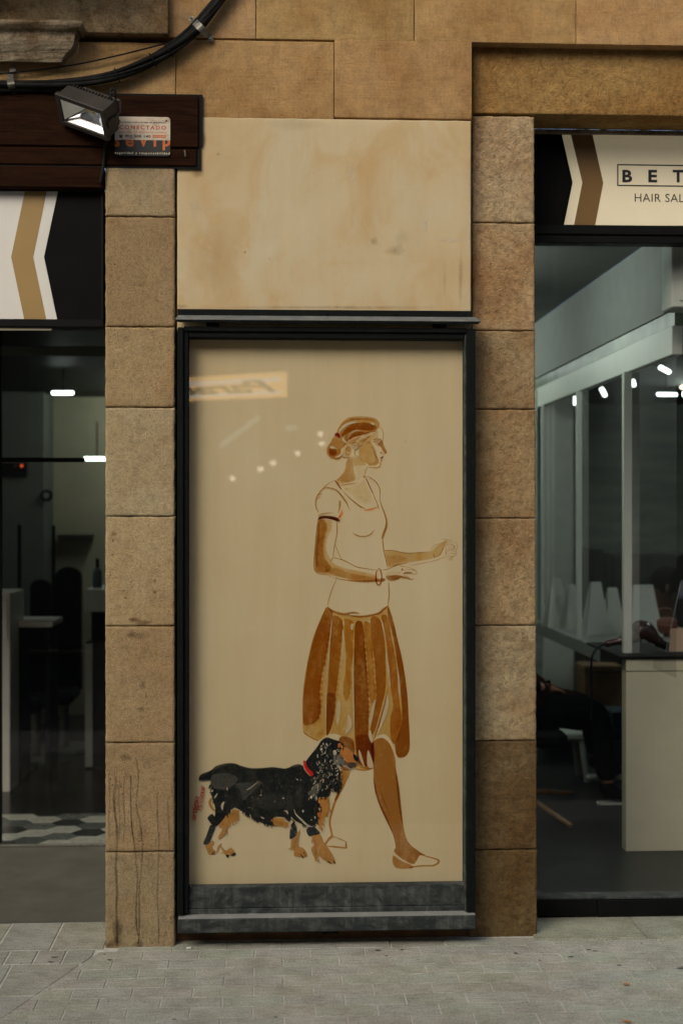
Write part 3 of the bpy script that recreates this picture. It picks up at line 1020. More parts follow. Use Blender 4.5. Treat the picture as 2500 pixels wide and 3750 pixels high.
panel('arrow', [(2089, 494), (2168, 494), (2207, 670), (2177, 826), (2100, 826), (2131, 668)], YS - .0012, .001, M['bronze'], rs)
YT = YS - .0014
for ch, a, b in (('B', 2277, 2313), ('E', 2372, 2404), ('T', 2461, 2501)):
    text_fit('lettering', ch, (a, 622, b, 668), YT, M['ink'], rs, bold=.035)
text_fit('lettering', 'HAIR SALON', (2322, 710, 2570, 740), YT, M['ink'], rs, bold=-.004, space=1.05)
x0, x1, z0, z1 = rect(2258, 604, 2760, 684, YT)
t = .0052
mb = MB()
mb.box(x0, x1, YT, YT + .0006, z1 - t, z1); mb.box(x0, x1, YT, YT + .0006, z0, z0 + t)
mb.box(x0, x0 + t, YT, YT + .0006, z0 + t, z1 - t)
mb.build('letter_box', M['ink'], rs)

# ================================================================== DISPLAY CASE
YF, YG, YC = -.035, .012, .05
dc = thing('display_case', 'tall black metal display case with a glass front between the two pillars', 'display case', (P(1190, 3410, 0).x, 0, P(1190, 3410, 0).z))
def fr(name, pxr, y0, y1, mat=None, bev=.003, Yref=None):
    x0, x1, z0, z1 = rect(*pxr, y0 if Yref is None else Yref)
    return bx(name, (x0, x1, y0, y1, z0, z1), M[mat or 'black'], dc, bev)
fr('outer_stile', (650, 1198, 672, 3352), YF, .07)
fr('inner_stile', (672.6, 1212, 690, 3346), YF + .012, .07)
fr('outer_stile', (1709, 1203, 1740, 3352), YF, .07)
fr('inner_stile', (1700.5, 1212, 1708.4, 3346), YF + .014, .07, 'worn')
fr('top_rail', (672.6, 1198, 1708.4, 1216), YF + .003, .07)
fr('inner_top_rail', (690.6, 1216.8, 1700, 1239), YF + .014, .07)
fr('back_board', (652, 1212, 1738, 3352), .06, .07, 'dark', 0, .04)
gx0, gx1, gz0, gz1 = rect(690, 1238, 1700.5, 3246, YG)
mesh_obj('glass_pane', [(gx0, YG, gz0), (gx1, YG, gz0), (gx1, YG, gz1), (gx0, YG, gz1)], [[0, 1, 2, 3]], M['caseglass'], dc)
x0, x1, z0, z1 = rect(691, 3243, 1700, 3322, YG - .008)
bx('kick_panel', (x0, x1, YG - .008, .055, z0, z1), M['worn'], dc, .003)
x0, x1, z0, z1 = rect(691, 3323, 1700, 3353, YG - .012)
bx('kick_rail', (x0, x1, YG - .014, .055, z0 - .005, z1), M['worn'], dc, .003)
# sill: dusty top, chalky front
x0, x1, z0, z1 = rect(651, 3357, 1742, 3412, -.062)
bx('sill', (x0, x1, -.062, .08, z0, z1 - .003), M['worn'], dc, .004)
bx('sill_top', (x0 + .002, x1 - .002, -.06, YF + .065, z1 - .0029, z1), M['lip'], dc, .001)
# canopy: back flange, sloping drip and lip
x0, x1, z0, z1 = rect(650, 1135, 1727, 1163, -.004)
bx('canopy_flange', (x0, x1, -.004, .004, z0, z1), M['black'], dc, .001)
ca, cb2 = P(641, 1173, -.055), P(1760, 1176, -.055)
zf = P(1190, 1158, -.006).z
zl1 = P(1190, 1174, -.055).z
zl2 = P(1190, 1183, -.055).z
V = [(ca.x + .012, -.0065, zf), (cb2.x - .012, -.0065, zf), (cb2.x, -.055, zl1), (ca.x, -.055, zl1),
     (ca.x + .012, -.0065, zf - .003), (cb2.x - .012, -.0065, zf - .003), (cb2.x, -.052, zl1 - .003), (ca.x, -.052, zl1 - .003)]
M['canopytop'] = worn_metal('weathered grey metal', col=(.13, .14, .13), wear=(.24, .25, .23), amt=.7, rough=.65, lo=.4)
mesh_obj('canopy_slope', V, [[0, 3, 2, 1], [4, 5, 6, 7], [0, 1, 5, 4], [1, 2, 6, 5], [2, 3, 7, 6], [3, 0, 4, 7]], M['canopytop'], dc)
V = [(ca.x, -.0555, zl1 + .0005), (cb2.x, -.0555, zl1 + .0005), (cb2.x - .012, -.053, zl2), (ca.x + .012, -.053, zl2),
     (ca.x, -.0525, zl1 + .0005), (cb2.x, -.0525, zl1 + .0005), (cb2.x - .012, -.050, zl2), (ca.x + .012, -.050, zl2)]
mesh_obj('canopy_lip', V, [[3, 2, 1, 0], [4, 5, 6, 7], [0, 1, 5, 4], [1, 2, 6, 5], [2, 3, 7, 6], [3, 0, 4, 7]], M['black'], dc)
for q in (690, 944, 1197, 1447, 1700):
    b = P(q, 1151, -.004)
    mb = MB(); mb.cyl(b, b + Vector((0, -.004, 0)), .0055, .004, 10)
    mb.build('rivet', M['black'], dc, smooth=True)
for a in (755, 1585):
    x0, x1, z0, z1 = rect(a, 1182, a + 48, 1199, -.02)
    bx('hinge', (x0, x1, -.03, .0, z0, z1), M['dark'], dc, .002)
for a in (735, 1180):
    x0, x1, z0, z1 = rect(a, 3412, a + 60, 3424, -.02)
    bx('foot', (x0, x1, -.01, .07, z0, z1), M['dark'], dc, .002)

# ================================================================== THE PAINTING IN THE CASE
def canvas_mat():
    m, nt, b = new_mat('cream painted canvas')
    v = coords(nt)
    big = noise_tex(nt, v, 1.8, 4, .6)
    c = ramp(nt, big, [(.3, (.61, .495, .28)), (.7, (.635, .535, .33))])
    st = noise_tex(nt, coords(nt, (10, 1, .8)), 1, 4, .6)
    c = mix(nt, c, ramp(nt, st, [(.35, (.94, .93, .9)), (.65, (1.03, 1.03, 1.03))]), .6, 'MULTIPLY')
    sp = noise_tex(nt, v, 30, 2)
    c = mix(nt, c, (.4, .3, .17), ramp(nt, sp, [(.76, (0, 0, 0)), (.82, (.35, .35, .35))]))
    nt.links.new(c, b.inputs['Base Color'])
    b.inputs['Roughness'].default_value = .85
    b.inputs['Specular IOR Level'].default_value = .1
    bump(nt, b, noise_tex(nt, v, 500, 2), .25, .0005)
    return m
M['canvas'] = canvas_mat()
M['wash'] = wash_mat('thin brown wash', .45, 40)
M['linewash'] = wash_mat('brown brush line', .2, 60)
M['opaque'] = paint_mat('brush paint', .14, 60)
pt = thing('painting', 'painting of a walking woman and a black spaniel on cream canvas behind the case glass', 'painting', tuple(P(1190, 3240, YC)))
x0, x1, z0, z1 = rect(672, 1214, 1716, 3300, YC)
bx('canvas', (x0, x1, YC, YC + .008, z0, z1), M['canvas'], pt, 0)

SIENNA, DARKS, TAN, LINE = (.34, .135, .026), (.22, .075, .014), (.43, .22, .06), (.27, .11, .024)
CANV, BLACK, GREY, RED, ORNG, MAROON = (.62, .53, .32), (.008, .011, .009), (.09, .09, .07), (.55, .012, .008), (.62, .12, .012), (.055, .008, .004)
NUT = (.36, .135, .03)
LAYER = [0]

def brown(c):
    if c == CANV: return c
    r, g, b = c
    return (min(1, r * 1.1), g * 1.26, b * 1.15) if r > 1.55 * g and g > 1.8 * b and r < .47 and g > .04 else c

class Paint:
    def __init__(self, glaze=False):
        self.v, self.f, self.c, self.glaze = [], [], [], glaze
        self.body = Paint() if glaze else None      # the few strokes of body colour laid over a glaze
    def lay(self, col, a):
        """-> (collector, colour, cover, hard edge) for one stroke"""
        if self.glaze and col == CANV:
            return self.body, tuple(x * a + y * (1 - a) for x, y in zip(CANV, (.45, .27, .1))), 1.0, True
        if self.glaze:
            return self, tuple(math.sqrt(min(1, c / k)) for c, k in zip(col, CANV)), min(1, a * 1.22), False
        return self, col, a, False
    def y(self):
        LAYER[0] += 1
        return YC - .0008 - LAYER[0] * 1.0e-5
    def put(self, pts, faces, cols):
        n = len(self.v)
        self.v.extend(pts); self.c.extend(cols)
        self.f.extend([[i + n for i in q] for q in faces])
    def fill(self, V, pts, col, a=.9, soft=1.6, smooth=True, per=4):
        col = brown(col)
        pts = [V(*p) for p in pts]
        if smooth: pts = [tuple(p) for p in catmull(pts, per, True)]
        n = len(pts)
        s = sum(pts[i][0] * pts[(i + 1) % n][1] - pts[(i + 1) % n][0] * pts[i][1] for i in range(n))
        if s < 0: pts = pts[::-1]
        inn = []
        for i in range(n):
            p0, p, p2 = Vector(pts[i - 1]), Vector(pts[i]), Vector(pts[(i + 1) % n])
            t = (p2 - p0)
            t = t.normalized() if t.length > 1e-6 else Vector((1, 0))
            inn.append(p + Vector((-t.y, t.x)) * soft)
        q_, col, a, hard = self.lay(col, a)
        if hard: inn = [Vector(p) for p in pts]
        Y = self.y()
        tri = tessellate_polygon([[Vector((p.x, p.y, 0)) for p in inn]])
        A = [P(p.x, p.y, Y) for p in inn] + [P(p[0] , p[1], Y) for p in pts]
        Fc = [list(t) for t in tri] + [[i, (i + 1) % n, n + (i + 1) % n, n + i] for i in range(n)]
        if hard: A, Fc = A[:n], [list(t) for t in tri]
        q_.put(A, Fc, [(*col, a)] * n + ([] if hard else [(*col, 0 if soft > .8 else a)] * n))
    def line(self, V, pts, w, col, a=.95, taper=(.35, .35), per=5):
        """brush line; w is the full width in photograph pixels, or one width per point"""
        col = brown(col)
        k = len(pts)
        ws = list(w) if isinstance(w, (list, tuple)) else [w] * k
        q = [(*V(*p), ww) for p, ww in zip(pts, ws)]
        q = catmull(q, per)
        n = len(q)
        q_, col, a, hard = self.lay(col, a)
        Y = self.y()
        A, C, Fc = [], [], []
        for i, (x, y, ww) in enumerate(q):
            a0, b0 = q[max(i - 1, 0)], q[min(i + 1, n - 1)]
            t = Vector((b0[0] - a0[0], b0[1] - a0[1]))
            t = t.normalized() if t.length > 1e-6 else Vector((1, 0))
            s = i / (n - 1)
            m = min(1, taper[0] + (1 - taper[0]) * s / .22, taper[1] + (1 - taper[1]) * (1 - s) / .22)
            h = max(.5, ww * m * .98) / 2
            e = max(.5, h * .35)
            for d, al in ((h + e, 0), (h - e * .6, a), (-h + e * .6, a), (-h - e, 0)):
                A.append(P(x - t.y * d, y + t.x * d, Y)); C.append((*col, a if hard else al))
        for i in range(n - 1):
            for j in range(3):
                Fc.append([i * 4 + j, i * 4 + j + 1, i * 4 + j + 5, i * 4 + j + 4])
        q_.put(A, Fc, C)
    def dot(self, V, x, y, rx, ry, col, a=.9, soft=1.2, rot=0):
        pts = []
        for k in range(8):
            an = 2 * math.pi * k / 8
            u, v_ = math.cos(an) * rx, math.sin(an) * ry
            pts.append((x + u * math.cos(rot) - v_ * math.sin(rot), y + u * math.sin(rot) + v_ * math.cos(rot)))
        self.fill(V, pts, col, a, soft, True, 2)
    def build(self, name, mat):
        if self.body and self.body.v: self.body.build(name + '_highlights', M['opaque'])['kind'] = 'stuff'
        return mesh_obj(name, self.v, self.f, mat, pt, cols=self.c)

def view(x0, y0, s): return lambda u, v: (x0 + u / s, y0 + v / s)
VA, VB, VC_, VD = view(1100, 1480, 2.6133), view(1050, 2180, 2.6133), view(680, 2650, 2.24), view(1100, 2650, 2.6133)
VE, VF, VG, VH, VI = view(1150, 1500, 5.2267), view(1050, 1680, 3.92), view(1340, 1940, 4.3556), view(690, 2680, 4.3556), view(1030, 2680, 5.2267)

# ---- legs and shoes
p = Paint(True)
p.fill(VD, [(365, 150), (430, 122), (500, 150), (522, 240), (512, 330), (530, 420), (420, 450), (380, 380)], DARKS, .85, 1.5)
p.fill(VD, [(388, 440), (478, 452), (440, 560), (392, 650), (352, 730), (325, 730), (365, 620), (385, 530)], SIENNA, .9, 1.5)
p.line(VD, [(372, 640), (335, 735), (303, 830), (286, 900), (280, 960), (292, 1020), (303, 1075)], [12, 9, 8, 7, 7, 7, 6], SIENNA, .92, (.8, .9))
p.line(VD, [(303, 1075), (265, 1112), (232, 1165)], 8, SIENNA, .92, (.7, .7))
p.line(VD, [(300, 1075), (365, 1098), (432, 1130)], 3.5, SIENNA, .7)
p.line(VD, [(434, 1128), (436, 1160), (432, 1188), (340, 1180), (242, 1172)], 6, SIENNA, .92, (.6, .4))
p.line(VD, [(290, 1110), (318, 1088)], 2.5, SIENNA, .5)
leg = [(690, 175), (740, 140), (795, 138), (850, 185), (888, 270), (908, 340), (914, 430), (930, 530), (946, 640), (958, 780), (975, 920), (998, 1040), (1030, 1130), (1085, 1185), (1150, 1232), (1195, 1258),
       (1142, 1262), (1112, 1310), (1082, 1346), (1010, 1322), (940, 1275), (890, 1222), (906, 1185), (897, 1120), (872, 1040), (822, 930), (762, 800), (720, 675), (698, 560), (696, 440), (684, 310), (672, 240)]
p.fill(VD, leg, (.28, .10, .016), .93, 1.5)
p.line(VD, [(700, 520), (722, 660), (770, 800), (830, 930), (878, 1040)], [5, 7, 7, 7, 4], DARKS, .7)
p.line(VD, [(905, 420), (930, 600), (952, 800), (980, 980)], [6, 9, 9, 5], DARKS, .55)
p.line(VD, [(760, 622), (795, 735), (828, 810), (860, 868)], [4, 5, 5, 3], (.5, .3, .11), .7)
p.line(VD, [(880, 160), (900, 260), (925, 320)], [5, 8, 8], CANV, .8)
p.fill(VD, [(888, 1258), (960, 1308), (1060, 1352), (1078, 1374), (1010, 1390), (925, 1386), (882, 1345), (877, 1292)], SIENNA, .93, 1.5)
p.line(VD, [(886, 1236), (965, 1296), (1062, 1352)], 3.2, CANV, .9)
p.line(VD, [(1140, 1250), (1225, 1276), (1300, 1298), (1322, 1322), (1275, 1356), (1185, 1360), (1105, 1366), (1040, 1384)], [5, 5, 6, 7, 6, 5, 6, 7], SIENNA, .92, (.7, .7))
p.build('painted_legs', M['wash'])

# ---- skirt
p = Paint(True)
base = [(385, 108), (440, 150), (560, 188), (700, 200), (880, 168), (970, 98), (1000, 200), (1060, 420), (1120, 690), (1155, 950), (1165, 1200), (1171, 1495), (1066, 1558), (1032, 1450), (985, 1380), (930, 1330), (830, 1390),
        (832, 1640), (745, 1672), (655, 1662), (600, 1480), (520, 1350), (400, 1330), (300, 1392), (215, 1352), (156, 1308), (150, 1130), (163, 900), (200, 650), (250, 430), (312, 260)]
p.fill(VB, base, (.42, .22, .055), .72, 1.5)
def pleat(pts, col=SIENNA, a=.85): p.fill(VB, pts, col, a, 1.8)
pleat([(378, 118), (440, 168), (428, 300), (402, 450), (378, 600), (338, 760), (318, 930), (326, 1080), (298, 1190), (230, 1240), (158, 1230), (153, 1050), (168, 880), (204, 640), (254, 430), (318, 250)], (.30, .105, .018), .92)
pleat([(432, 210), (530, 232), (540, 330), (520, 500), (508, 640), (488, 800), (468, 960), (458, 1100), (428, 1270), (376, 1340), (375, 1100), (396, 800), (412, 520)], SIENNA, .85)
pleat([(375, 960), (470, 960), (462, 1100), (430, 1260), (378, 1330)], DARKS, .4)
pleat([(550, 228), (640, 258), (636, 420), (632, 600), (612, 700), (616, 800), (600, 960), (560, 1010), (534, 900), (560, 700), (560, 500), (546, 350)], (.42, .2, .045), .85)
pleat([(900, 205), (965, 205), (1003, 400), (1042, 600), (1062, 800), (1074, 1000), (1100, 1200), (1060, 1400), (1000, 1400), (985, 1200), (1012, 1050), (984, 850), (964, 600), (940, 400)], (.37, .15, .03), .88)
pleat([(966, 108), (1012, 210), (1062, 430), (1112, 650), (1147, 900), (1166, 1150), (1171, 1490), (1068, 1555), (1032, 1440), (1092, 1250), (1097, 1050), (1077, 850), (1045, 600), (1003, 350), (962, 205)], (.28, .098, .016), .92)
pleat([(735, 262), (800, 275), (822, 450), (826, 600), (836, 780), (852, 900), (850, 1000), (805, 1030), (782, 900), (768, 650), (748, 450)], (.42, .2, .045), .8)
pleat([(800, 218), (890, 230), (932, 380), (946, 600), (946, 880), (902, 1080), (842, 1300), (785, 1342), (832, 1120), (852, 950), (842, 700), (822, 500)], SIENNA, .95)
pleat([(655, 262), (715, 248), (737, 330), (747, 480), (757, 600), (772, 780), (782, 950), (782, 1250), (792, 1390), (832, 1400), (830, 1610), (700, 1620), (662, 1480), (646, 1330), (640, 1000), (638, 640), (645, 400)], (.26, .085, .013), .95)
pleat([(660, 1350), (800, 1350), (828, 1420), (828, 1630), (740, 1662), (670, 1600)], (.34, .13, .025), .55)
rnd = random.Random(21)
def scallops(path, r, col, a, step=30, jit=6):
    q = catmull(path, 12)
    acc = 0
    for i in range(1, len(q)):
        acc += math.hypot(q[i][0] - q[i - 1][0], q[i][1] - q[i - 1][1])
        if acc > step:
            acc = 0
            p.dot(VB, q[i][0] + rnd.uniform(-jit, jit), q[i][1], r * rnd.uniform(.8, 1.15), r * rnd.uniform(.9, 1.3), col, a * .45, 3)
scallops([(735, 340), (752, 560), (772, 780), (784, 1000), (784, 1250)], 20, (.26, .085, .013), .9, 44, 3)
scallops([(822, 470), (830, 640), (842, 800), (848, 960)], 22, SIENNA, .7, 48, 4)
scallops([(640, 300), (628, 600), (612, 800), (600, 980)], 20, (.42, .2, .045), .6, 46, 6)
scallops([(520, 300), (515, 560), (492, 800), (468, 1000), (440, 1230)], 20, SIENNA, .65, 48, 5)
scallops([(420, 320), (372, 620), (328, 850), (322, 1080), (300, 1200)], 22, (.30, .105, .018), .8, 52, 6)
scallops([(330, 1150), (250, 1230), (190, 1260), (300, 1330), (360, 1300)], 32, (.4, .18, .04), .45, 50, 10)
scallops([(520, 1060), (590, 1120), (560, 1220), (480, 1300), (600, 1330)], 30, (.4, .18, .04), .3, 50, 16)
scallops([(1010, 1050), (1075, 1160), (1040, 1260), (980, 1330)], 28, (.4, .17, .035), .5, 50, 10)
for pts, wv in (([(950, 500), (958, 620), (972, 740), (990, 880)], [3, 8, 9, 4]), ([(1058, 690), (1072, 850), (1080, 975)], [3, 8, 7]), ([(640, 560), (634, 760), (636, 1000), (645, 1300)], [3, 4, 5, 4]),
                ([(432, 230), (415, 400), (396, 620), (376, 900), (374, 1330)], [3, 4, 5, 4, 4]), ([(905, 235), (925, 330), (945, 460)], [6, 5, 2]), ([(535, 330), (540, 460), (520, 640)], [7, 8, 4]),
                ([(500, 1000), (492, 1120), (486, 1240)], [12, 16, 8]), ([(590, 1140), (600, 1240), (560, 1330)], [12, 18, 10]), ([(628, 270), (620, 330)], [12, 8]), ([(760, 230), (800, 262)], [10, 6]), ([(540, 245), (545, 300)], [7, 4])):
    p.line(VB, pts, [q * .75 for q in wv], CANV, .6)
p.fill(VB, [(956, 930), (975, 1020), (960, 1120), (905, 1260), (862, 1345), (846, 1340), (880, 1200), (925, 1050)], CANV, .65, 2)
p.fill(VB, [(785, 1180), (832, 1010), (846, 1010), (832, 1110), (800, 1250)], CANV, .6, 2)
p.fill(VB, [(800, 1290), (822, 1385), (808, 1410), (780, 1330)], CANV, .8, 2)
p.line(VB, [(968, 890), (935, 1040), (880, 1240), (832, 1390)], [2, 4, 5, 3], DARKS, .8)
p.line(VB, [(972, 740), (985, 830)], 2, DARKS, .6)
p.line(VB, [(690, 1480), (712, 1570), (740, 1640)], [6, 8, 3], CANV, .6)
p.fill(VB, [(775, 1480), (822, 1600), (822, 1655), (770, 1630)], CANV, .6, 3)
p.line(VB, [(650, 1664), (745, 1674), (830, 1650)], 4, SIENNA, .9)
p.line(VB, [(156, 1305), (215, 1352), (300, 1394)], 4, SIENNA, .9)
p.line(VB, [(150, 1130), (162, 900), (200, 650), (250, 430), (312, 260), (380, 110)], 4, SIENNA, .8)
p.line(VB, [(384, 108), (440, 150), (540, 180), (640, 168), (692, 174)], [6, 7, 8, 8, 6], (.28, .1, .018), .92)
p.line(VB, [(570, 186), (700, 204), (860, 178), (925, 132), (970, 98)], [4, 6, 7, 8, 5], (.28, .1, .018), .92)
p.line(VB, [(600, 184), (690, 184)], 5, CANV, .8)
p.build('painted_skirt', M['wash'])

# ---- far arm, near arm, hands
p = Paint(True)
p.fill(VG, [(287, 328), (430, 332), (620, 371), (800, 366), (1000, 351), (1055, 318), (1110, 262), (1200, 212), (1290, 172), (1277, 240), (1240, 285), (1212, 340), (1178, 402), (1090, 450), (960, 482), (800, 505), (640, 530), (420, 585), (345, 594), (312, 455)], TAN, .62, 2)
p.fill(VG, [(300, 400), (500, 380), (660, 440), (600, 520), (400, 580), (340, 560)], SIENNA, .28, 12)
p.line(VG, [(287, 326), (430, 331), (620, 371), (800, 366), (1005, 350)], [2, 2.5, 3, 2.5, 2], LINE, .85)
p.line(VG, [(690, 575), (900, 532), (1100, 490), (1200, 455), (1300, 420)], 2, LINE, .6)
p.line(VG, [(420, 575), (540, 552), (660, 520)], 2, LINE, .6)
for q in ([(1010, 345), (1060, 280), (1100, 240), (1190, 214), (1290, 165), (1365, 155)], [(1195, 155), (1230, 148), (1300, 156)], [(1375, 185), (1435, 212), (1452, 270), (1430, 340), (1440, 390), (1385, 430), (1352, 480), (1322, 474), (1312, 430)],
          [(1270, 262), (1330, 226), (1385, 252), (1400, 300)], [(1262, 270), (1280, 320), (1320, 330), (1336, 260)], [(1345, 310), (1400, 300), (1438, 330)], [(1350, 340), (1365, 325), (1420, 350)], [(1350, 372), (1400, 380), (1435, 375)],
          [(1330, 410), (1370, 430), (1395, 420)], [(1330, 450), (1345, 440), (1355, 462)], [(1290, 220), (1330, 180), (1370, 185)], [(1390, 270), (1430, 275)], [(1400, 240), (1405, 300)]):
    p.line(VG, q, 1.8, LINE, .55)
p.line(VG, [(1270, 340), (1279, 400)], 3, LINE, .7)
p.line(VG, [(1068, 385), (1092, 445)], 3, LINE, .7)
p.line(VG, [(1230, 280), (1205, 350), (1165, 405), (1100, 440)], 3, DARKS, .45)
arm = [(168, 1106), (235, 1100), (300, 1116), (296, 1200), (262, 1290), (250, 1390), (280, 1460), (322, 1520), (420, 1562), (580, 1595), (720, 1636), (732, 1690), (560, 1698), (400, 1668), (230, 1632), (150, 1612), (130, 1560), (134, 1430), (148, 1260)]
p.fill(VA, arm, TAN, .6, 5)
p.fill(VA, [(166, 1110), (235, 1108), (262, 1180), (235, 1290), (228, 1400), (245, 1480), (300, 1560), (250, 1620), (150, 1610), (132, 1560), (135, 1430), (149, 1260)], SIENNA, .72, 6)
p.fill(VA, [(160, 1150), (190, 1150), (185, 1300), (170, 1420), (180, 1540), (140, 1560), (134, 1430), (150, 1260)], DARKS, .35, 5)
p.fill(VA, [(230, 1600), (330, 1560), (480, 1610), (640, 1640), (725, 1660), (720, 1690), (560, 1694), (400, 1664)], SIENNA, .38, 5)
p.fill(VA, [(232, 1626), (330, 1660), (460, 1680), (600, 1686), (720, 1674), (800, 1664), (800, 1696), (700, 1704), (600, 1706), (440, 1690), (310, 1662)], (.24, .08, .015), .88, 1.5)
p.line(VA, [(166, 1104), (149, 1260), (135, 1430), (129, 1550), (148, 1606), (200, 1628), (240, 1630)], 3, LINE, .85)
p.line(VA, [(346, 1112), (350, 1200), (345, 1262), (330, 1330), (316, 1420), (312, 1470)], [3.5, 3.5, 3, 2.5, 2, 2], LINE, .85)
p.line(VA, [(330, 1335), (362, 1420), (396, 1490)], 1.8, LINE, .8)
p.line(VA, [(312, 1468), (400, 1490), (480, 1530), (545, 1560), (640, 1575), (735, 1590)], [3, 3, 2.5, 3, 2.2, 2], LINE, .9)
p.line(VA, [(285, 1502), (313, 1470)], 2.5, LINE, .8)
p.line(VA, [(170, 1306), (215, 1282), (248, 1264)], 2, LINE, .55)
# near hand and bracelet
p.fill(VG, [(312, 752), (332, 728), (500, 716), (556, 730), (562, 762), (478, 806), (392, 820), (328, 792)], (.22, .075, .014), .9, 2)
p.fill(VG, [(556, 730), (640, 752), (716, 780), (745, 796), (718, 802), (640, 786), (560, 768)], (.26, .1, .02), .85, 1.5)
p.fill(VG, [(590, 690), (650, 668), (742, 682), (722, 698), (600, 706)], (.2, .068, .012), .9, 1.5)
p.fill(VG, [(552, 648), (572, 614), (596, 632), (582, 652)], DARKS, .75, 1.5)
p.fill(VG, [(300, 700), (420, 650), (560, 680), (500, 720), (320, 735)], TAN, .3, 8)
p.line(VG, [(232, 646), (330, 632), (420, 592), (500, 562), (540, 558)], [2, 2.6, 2.6, 2, 1.5], LINE, .85)
for q in ([(530, 560), (560, 580), (640, 592), (700, 608)], [(700, 606), (740, 628), (785, 640)], [(590, 652), (680, 638), (760, 648), (806, 660)], [(808, 658), (806, 690), (796, 706), (745, 708), (690, 694)], [(600, 722), (650, 748), (700, 772)], [(735, 770), (748, 788), (740, 804)]):
    p.line(VG, q, 1.8, LINE, .7)
ell = [(200 + 48 * math.cos(R(a)), 752 + 132 * math.sin(R(a))) for a in range(-100, 250, 25)]
p.line(VG, ell, [4] * len(ell), (.2, .045, .01), .9, (.5, .5))
p.line(VG, [(195, 620), (160, 690), (160, 770), (182, 830)], [3, 3, 4, 3], ORNG, .8)
p.build('painted_arms', M['wash'])

# ---- head and hair
p = Paint(True)
p.fill(VE, [(612, 960), (720, 900), (800, 890), (880, 910), (960, 1000), (985, 1070), (880, 1085), (770, 1095), (790, 1230), (800, 1358), (620, 1420), (480, 1440), (400, 1352), (500, 1250), (575, 1140)], TAN, .55, 5)
p.fill(VE, [(612, 960), (720, 920), (745, 1040), (760, 1150), (785, 1350), (600, 1400), (420, 1350), (510, 1250), (578, 1140)], SIENNA, .35, 6)
p.fill(VE, [(862, 700), (960, 640), (1060, 600), (1108, 640), (1160, 730), (1186, 830), (1232, 930), (1250, 1000), (1212, 1060), (1130, 1085), (1000, 1042), (900, 985), (850, 900), (840, 800)], TAN, .62, 4)
p.fill(VE, [(1080, 700), (1150, 730), (1180, 830), (1230, 940), (1245, 1000), (1205, 1055), (1130, 1080), (1020, 1040), (1120, 1000), (1150, 900), (1130, 800)], SIENNA, .28, 8)
p.fill(VE, [(820, 600), (900, 530), (1060, 480), (1192, 408), (1204, 480), (1194, 558), (1112, 580), (1090, 650), (960, 660), (870, 720), (830, 680)], TAN, .55, 5)
p.fill(VE, [(1260, 610), (1300, 610), (1312, 680), (1350, 760), (1376, 812), (1350, 838), (1312, 800), (1275, 720), (1245, 690)], (.34, .13, .03), .8, 1.5)
p.fill(VE, [(1115, 600), (1200, 575), (1280, 580), (1296, 620), (1230, 618), (1150, 640)], (.3, .12, .03), .55, 2)
hair = [(425, 445), (455, 350), (500, 278), (562, 208), (640, 155), (750, 130), (900, 124), (1050, 134), (1180, 168), (1236, 225), (1254, 290), (1236, 352), (1190, 390), (1120, 418), (1050, 430), (950, 450), (800, 520), (700, 575), (640, 620), (560, 600), (500, 520), (465, 470)]
p.fill(VE, hair, (.4, .18, .04), .78, 2)
p.fill(VE, [(505, 492), (560, 400), (640, 320), (760, 262), (880, 240), (1000, 240), (1100, 265), (1170, 300), (1205, 345), (1160, 388), (1060, 412), (950, 402), (830, 402), (700, 432), (600, 492), (540, 522)], (.28, .1, .018), .78, 3.5)
p.fill(VE, [(650, 565), (700, 492), (790, 432), (900, 415), (1020, 430), (1080, 436), (960, 482), (850, 512), (740, 535), (690, 575)], (.26, .088, .014), .85, 2)
p.fill(VE, [(590, 500), (700, 440), (660, 520), (650, 600), (700, 640), (640, 650), (590, 590)], SIENNA, .6, 3)
p.fill(VE, [(660, 620), (760, 545), (880, 520), (820, 590), (790, 640), (720, 680), (680, 670)], SIENNA, .6, 3)
p.line(VE, [(476, 470), (500, 400), (560, 330), (650, 272), (760, 245), (855, 236)], [2, 5, 7, 7, 5, 2], CANV, .85)
p.line(VE, [(1075, 258), (1120, 272), (1155, 292)], [2, 6, 3], CANV, .8)
p.line(VE, [(620, 560), (680, 470), (780, 405), (900, 398)], [2, 3, 4, 2], CANV, .4)
p.line(VE, [(640, 160), (800, 190), (960, 180), (1120, 200), (1200, 250)], 3, DARKS, .4)
p.line(VE, [(520, 300), (640, 215), (800, 178), (1000, 186)], 4, DARKS, .35)
p.fill(VE, [(385, 512), (500, 530), (560, 562), (640, 632), (610, 670), (560, 722), (500, 765), (420, 745), (330, 705), (308, 640), (338, 560)], (.38, .165, .04), .88, 2)
p.fill(VE, [(308, 640), (246, 720), (232, 800), (260, 880), (330, 938), (430, 968), (500, 945), (538, 890), (520, 800), (512, 752), (400, 742), (330, 705)], (.34, .125, .022), .92, 2)
p.fill(VE, [(270, 760), (340, 740), (430, 770), (430, 860), (350, 900), (280, 850)], (.22, .07, .012), .6, 5)
p.line(VE, [(300, 702), (345, 728), (402, 726)], [2, 6, 3], CANV, .9)
p.line(VE, [(398, 906), (470, 894), (520, 850), (516, 800)], [2, 6, 5, 2], CANV, .85)
p.fill(VE, [(540, 872), (540, 785), (580, 702), (660, 650), (712, 720), (722, 822), (682, 890), (605, 922)], TAN, .55, 2.5)
p.fill(VE, [(590, 760), (660, 690), (705, 740), (690, 820), (620, 800)], SIENNA, .55, 3)
p.line(VE, [(560, 522), (556, 575), (590, 612), (650, 640)], [2, 6, 5, 2], CANV, .8)
p.line(VE, [(534, 870), (560, 915), (640, 925), (700, 895)], [2, 4, 4, 2], DARKS, .75)
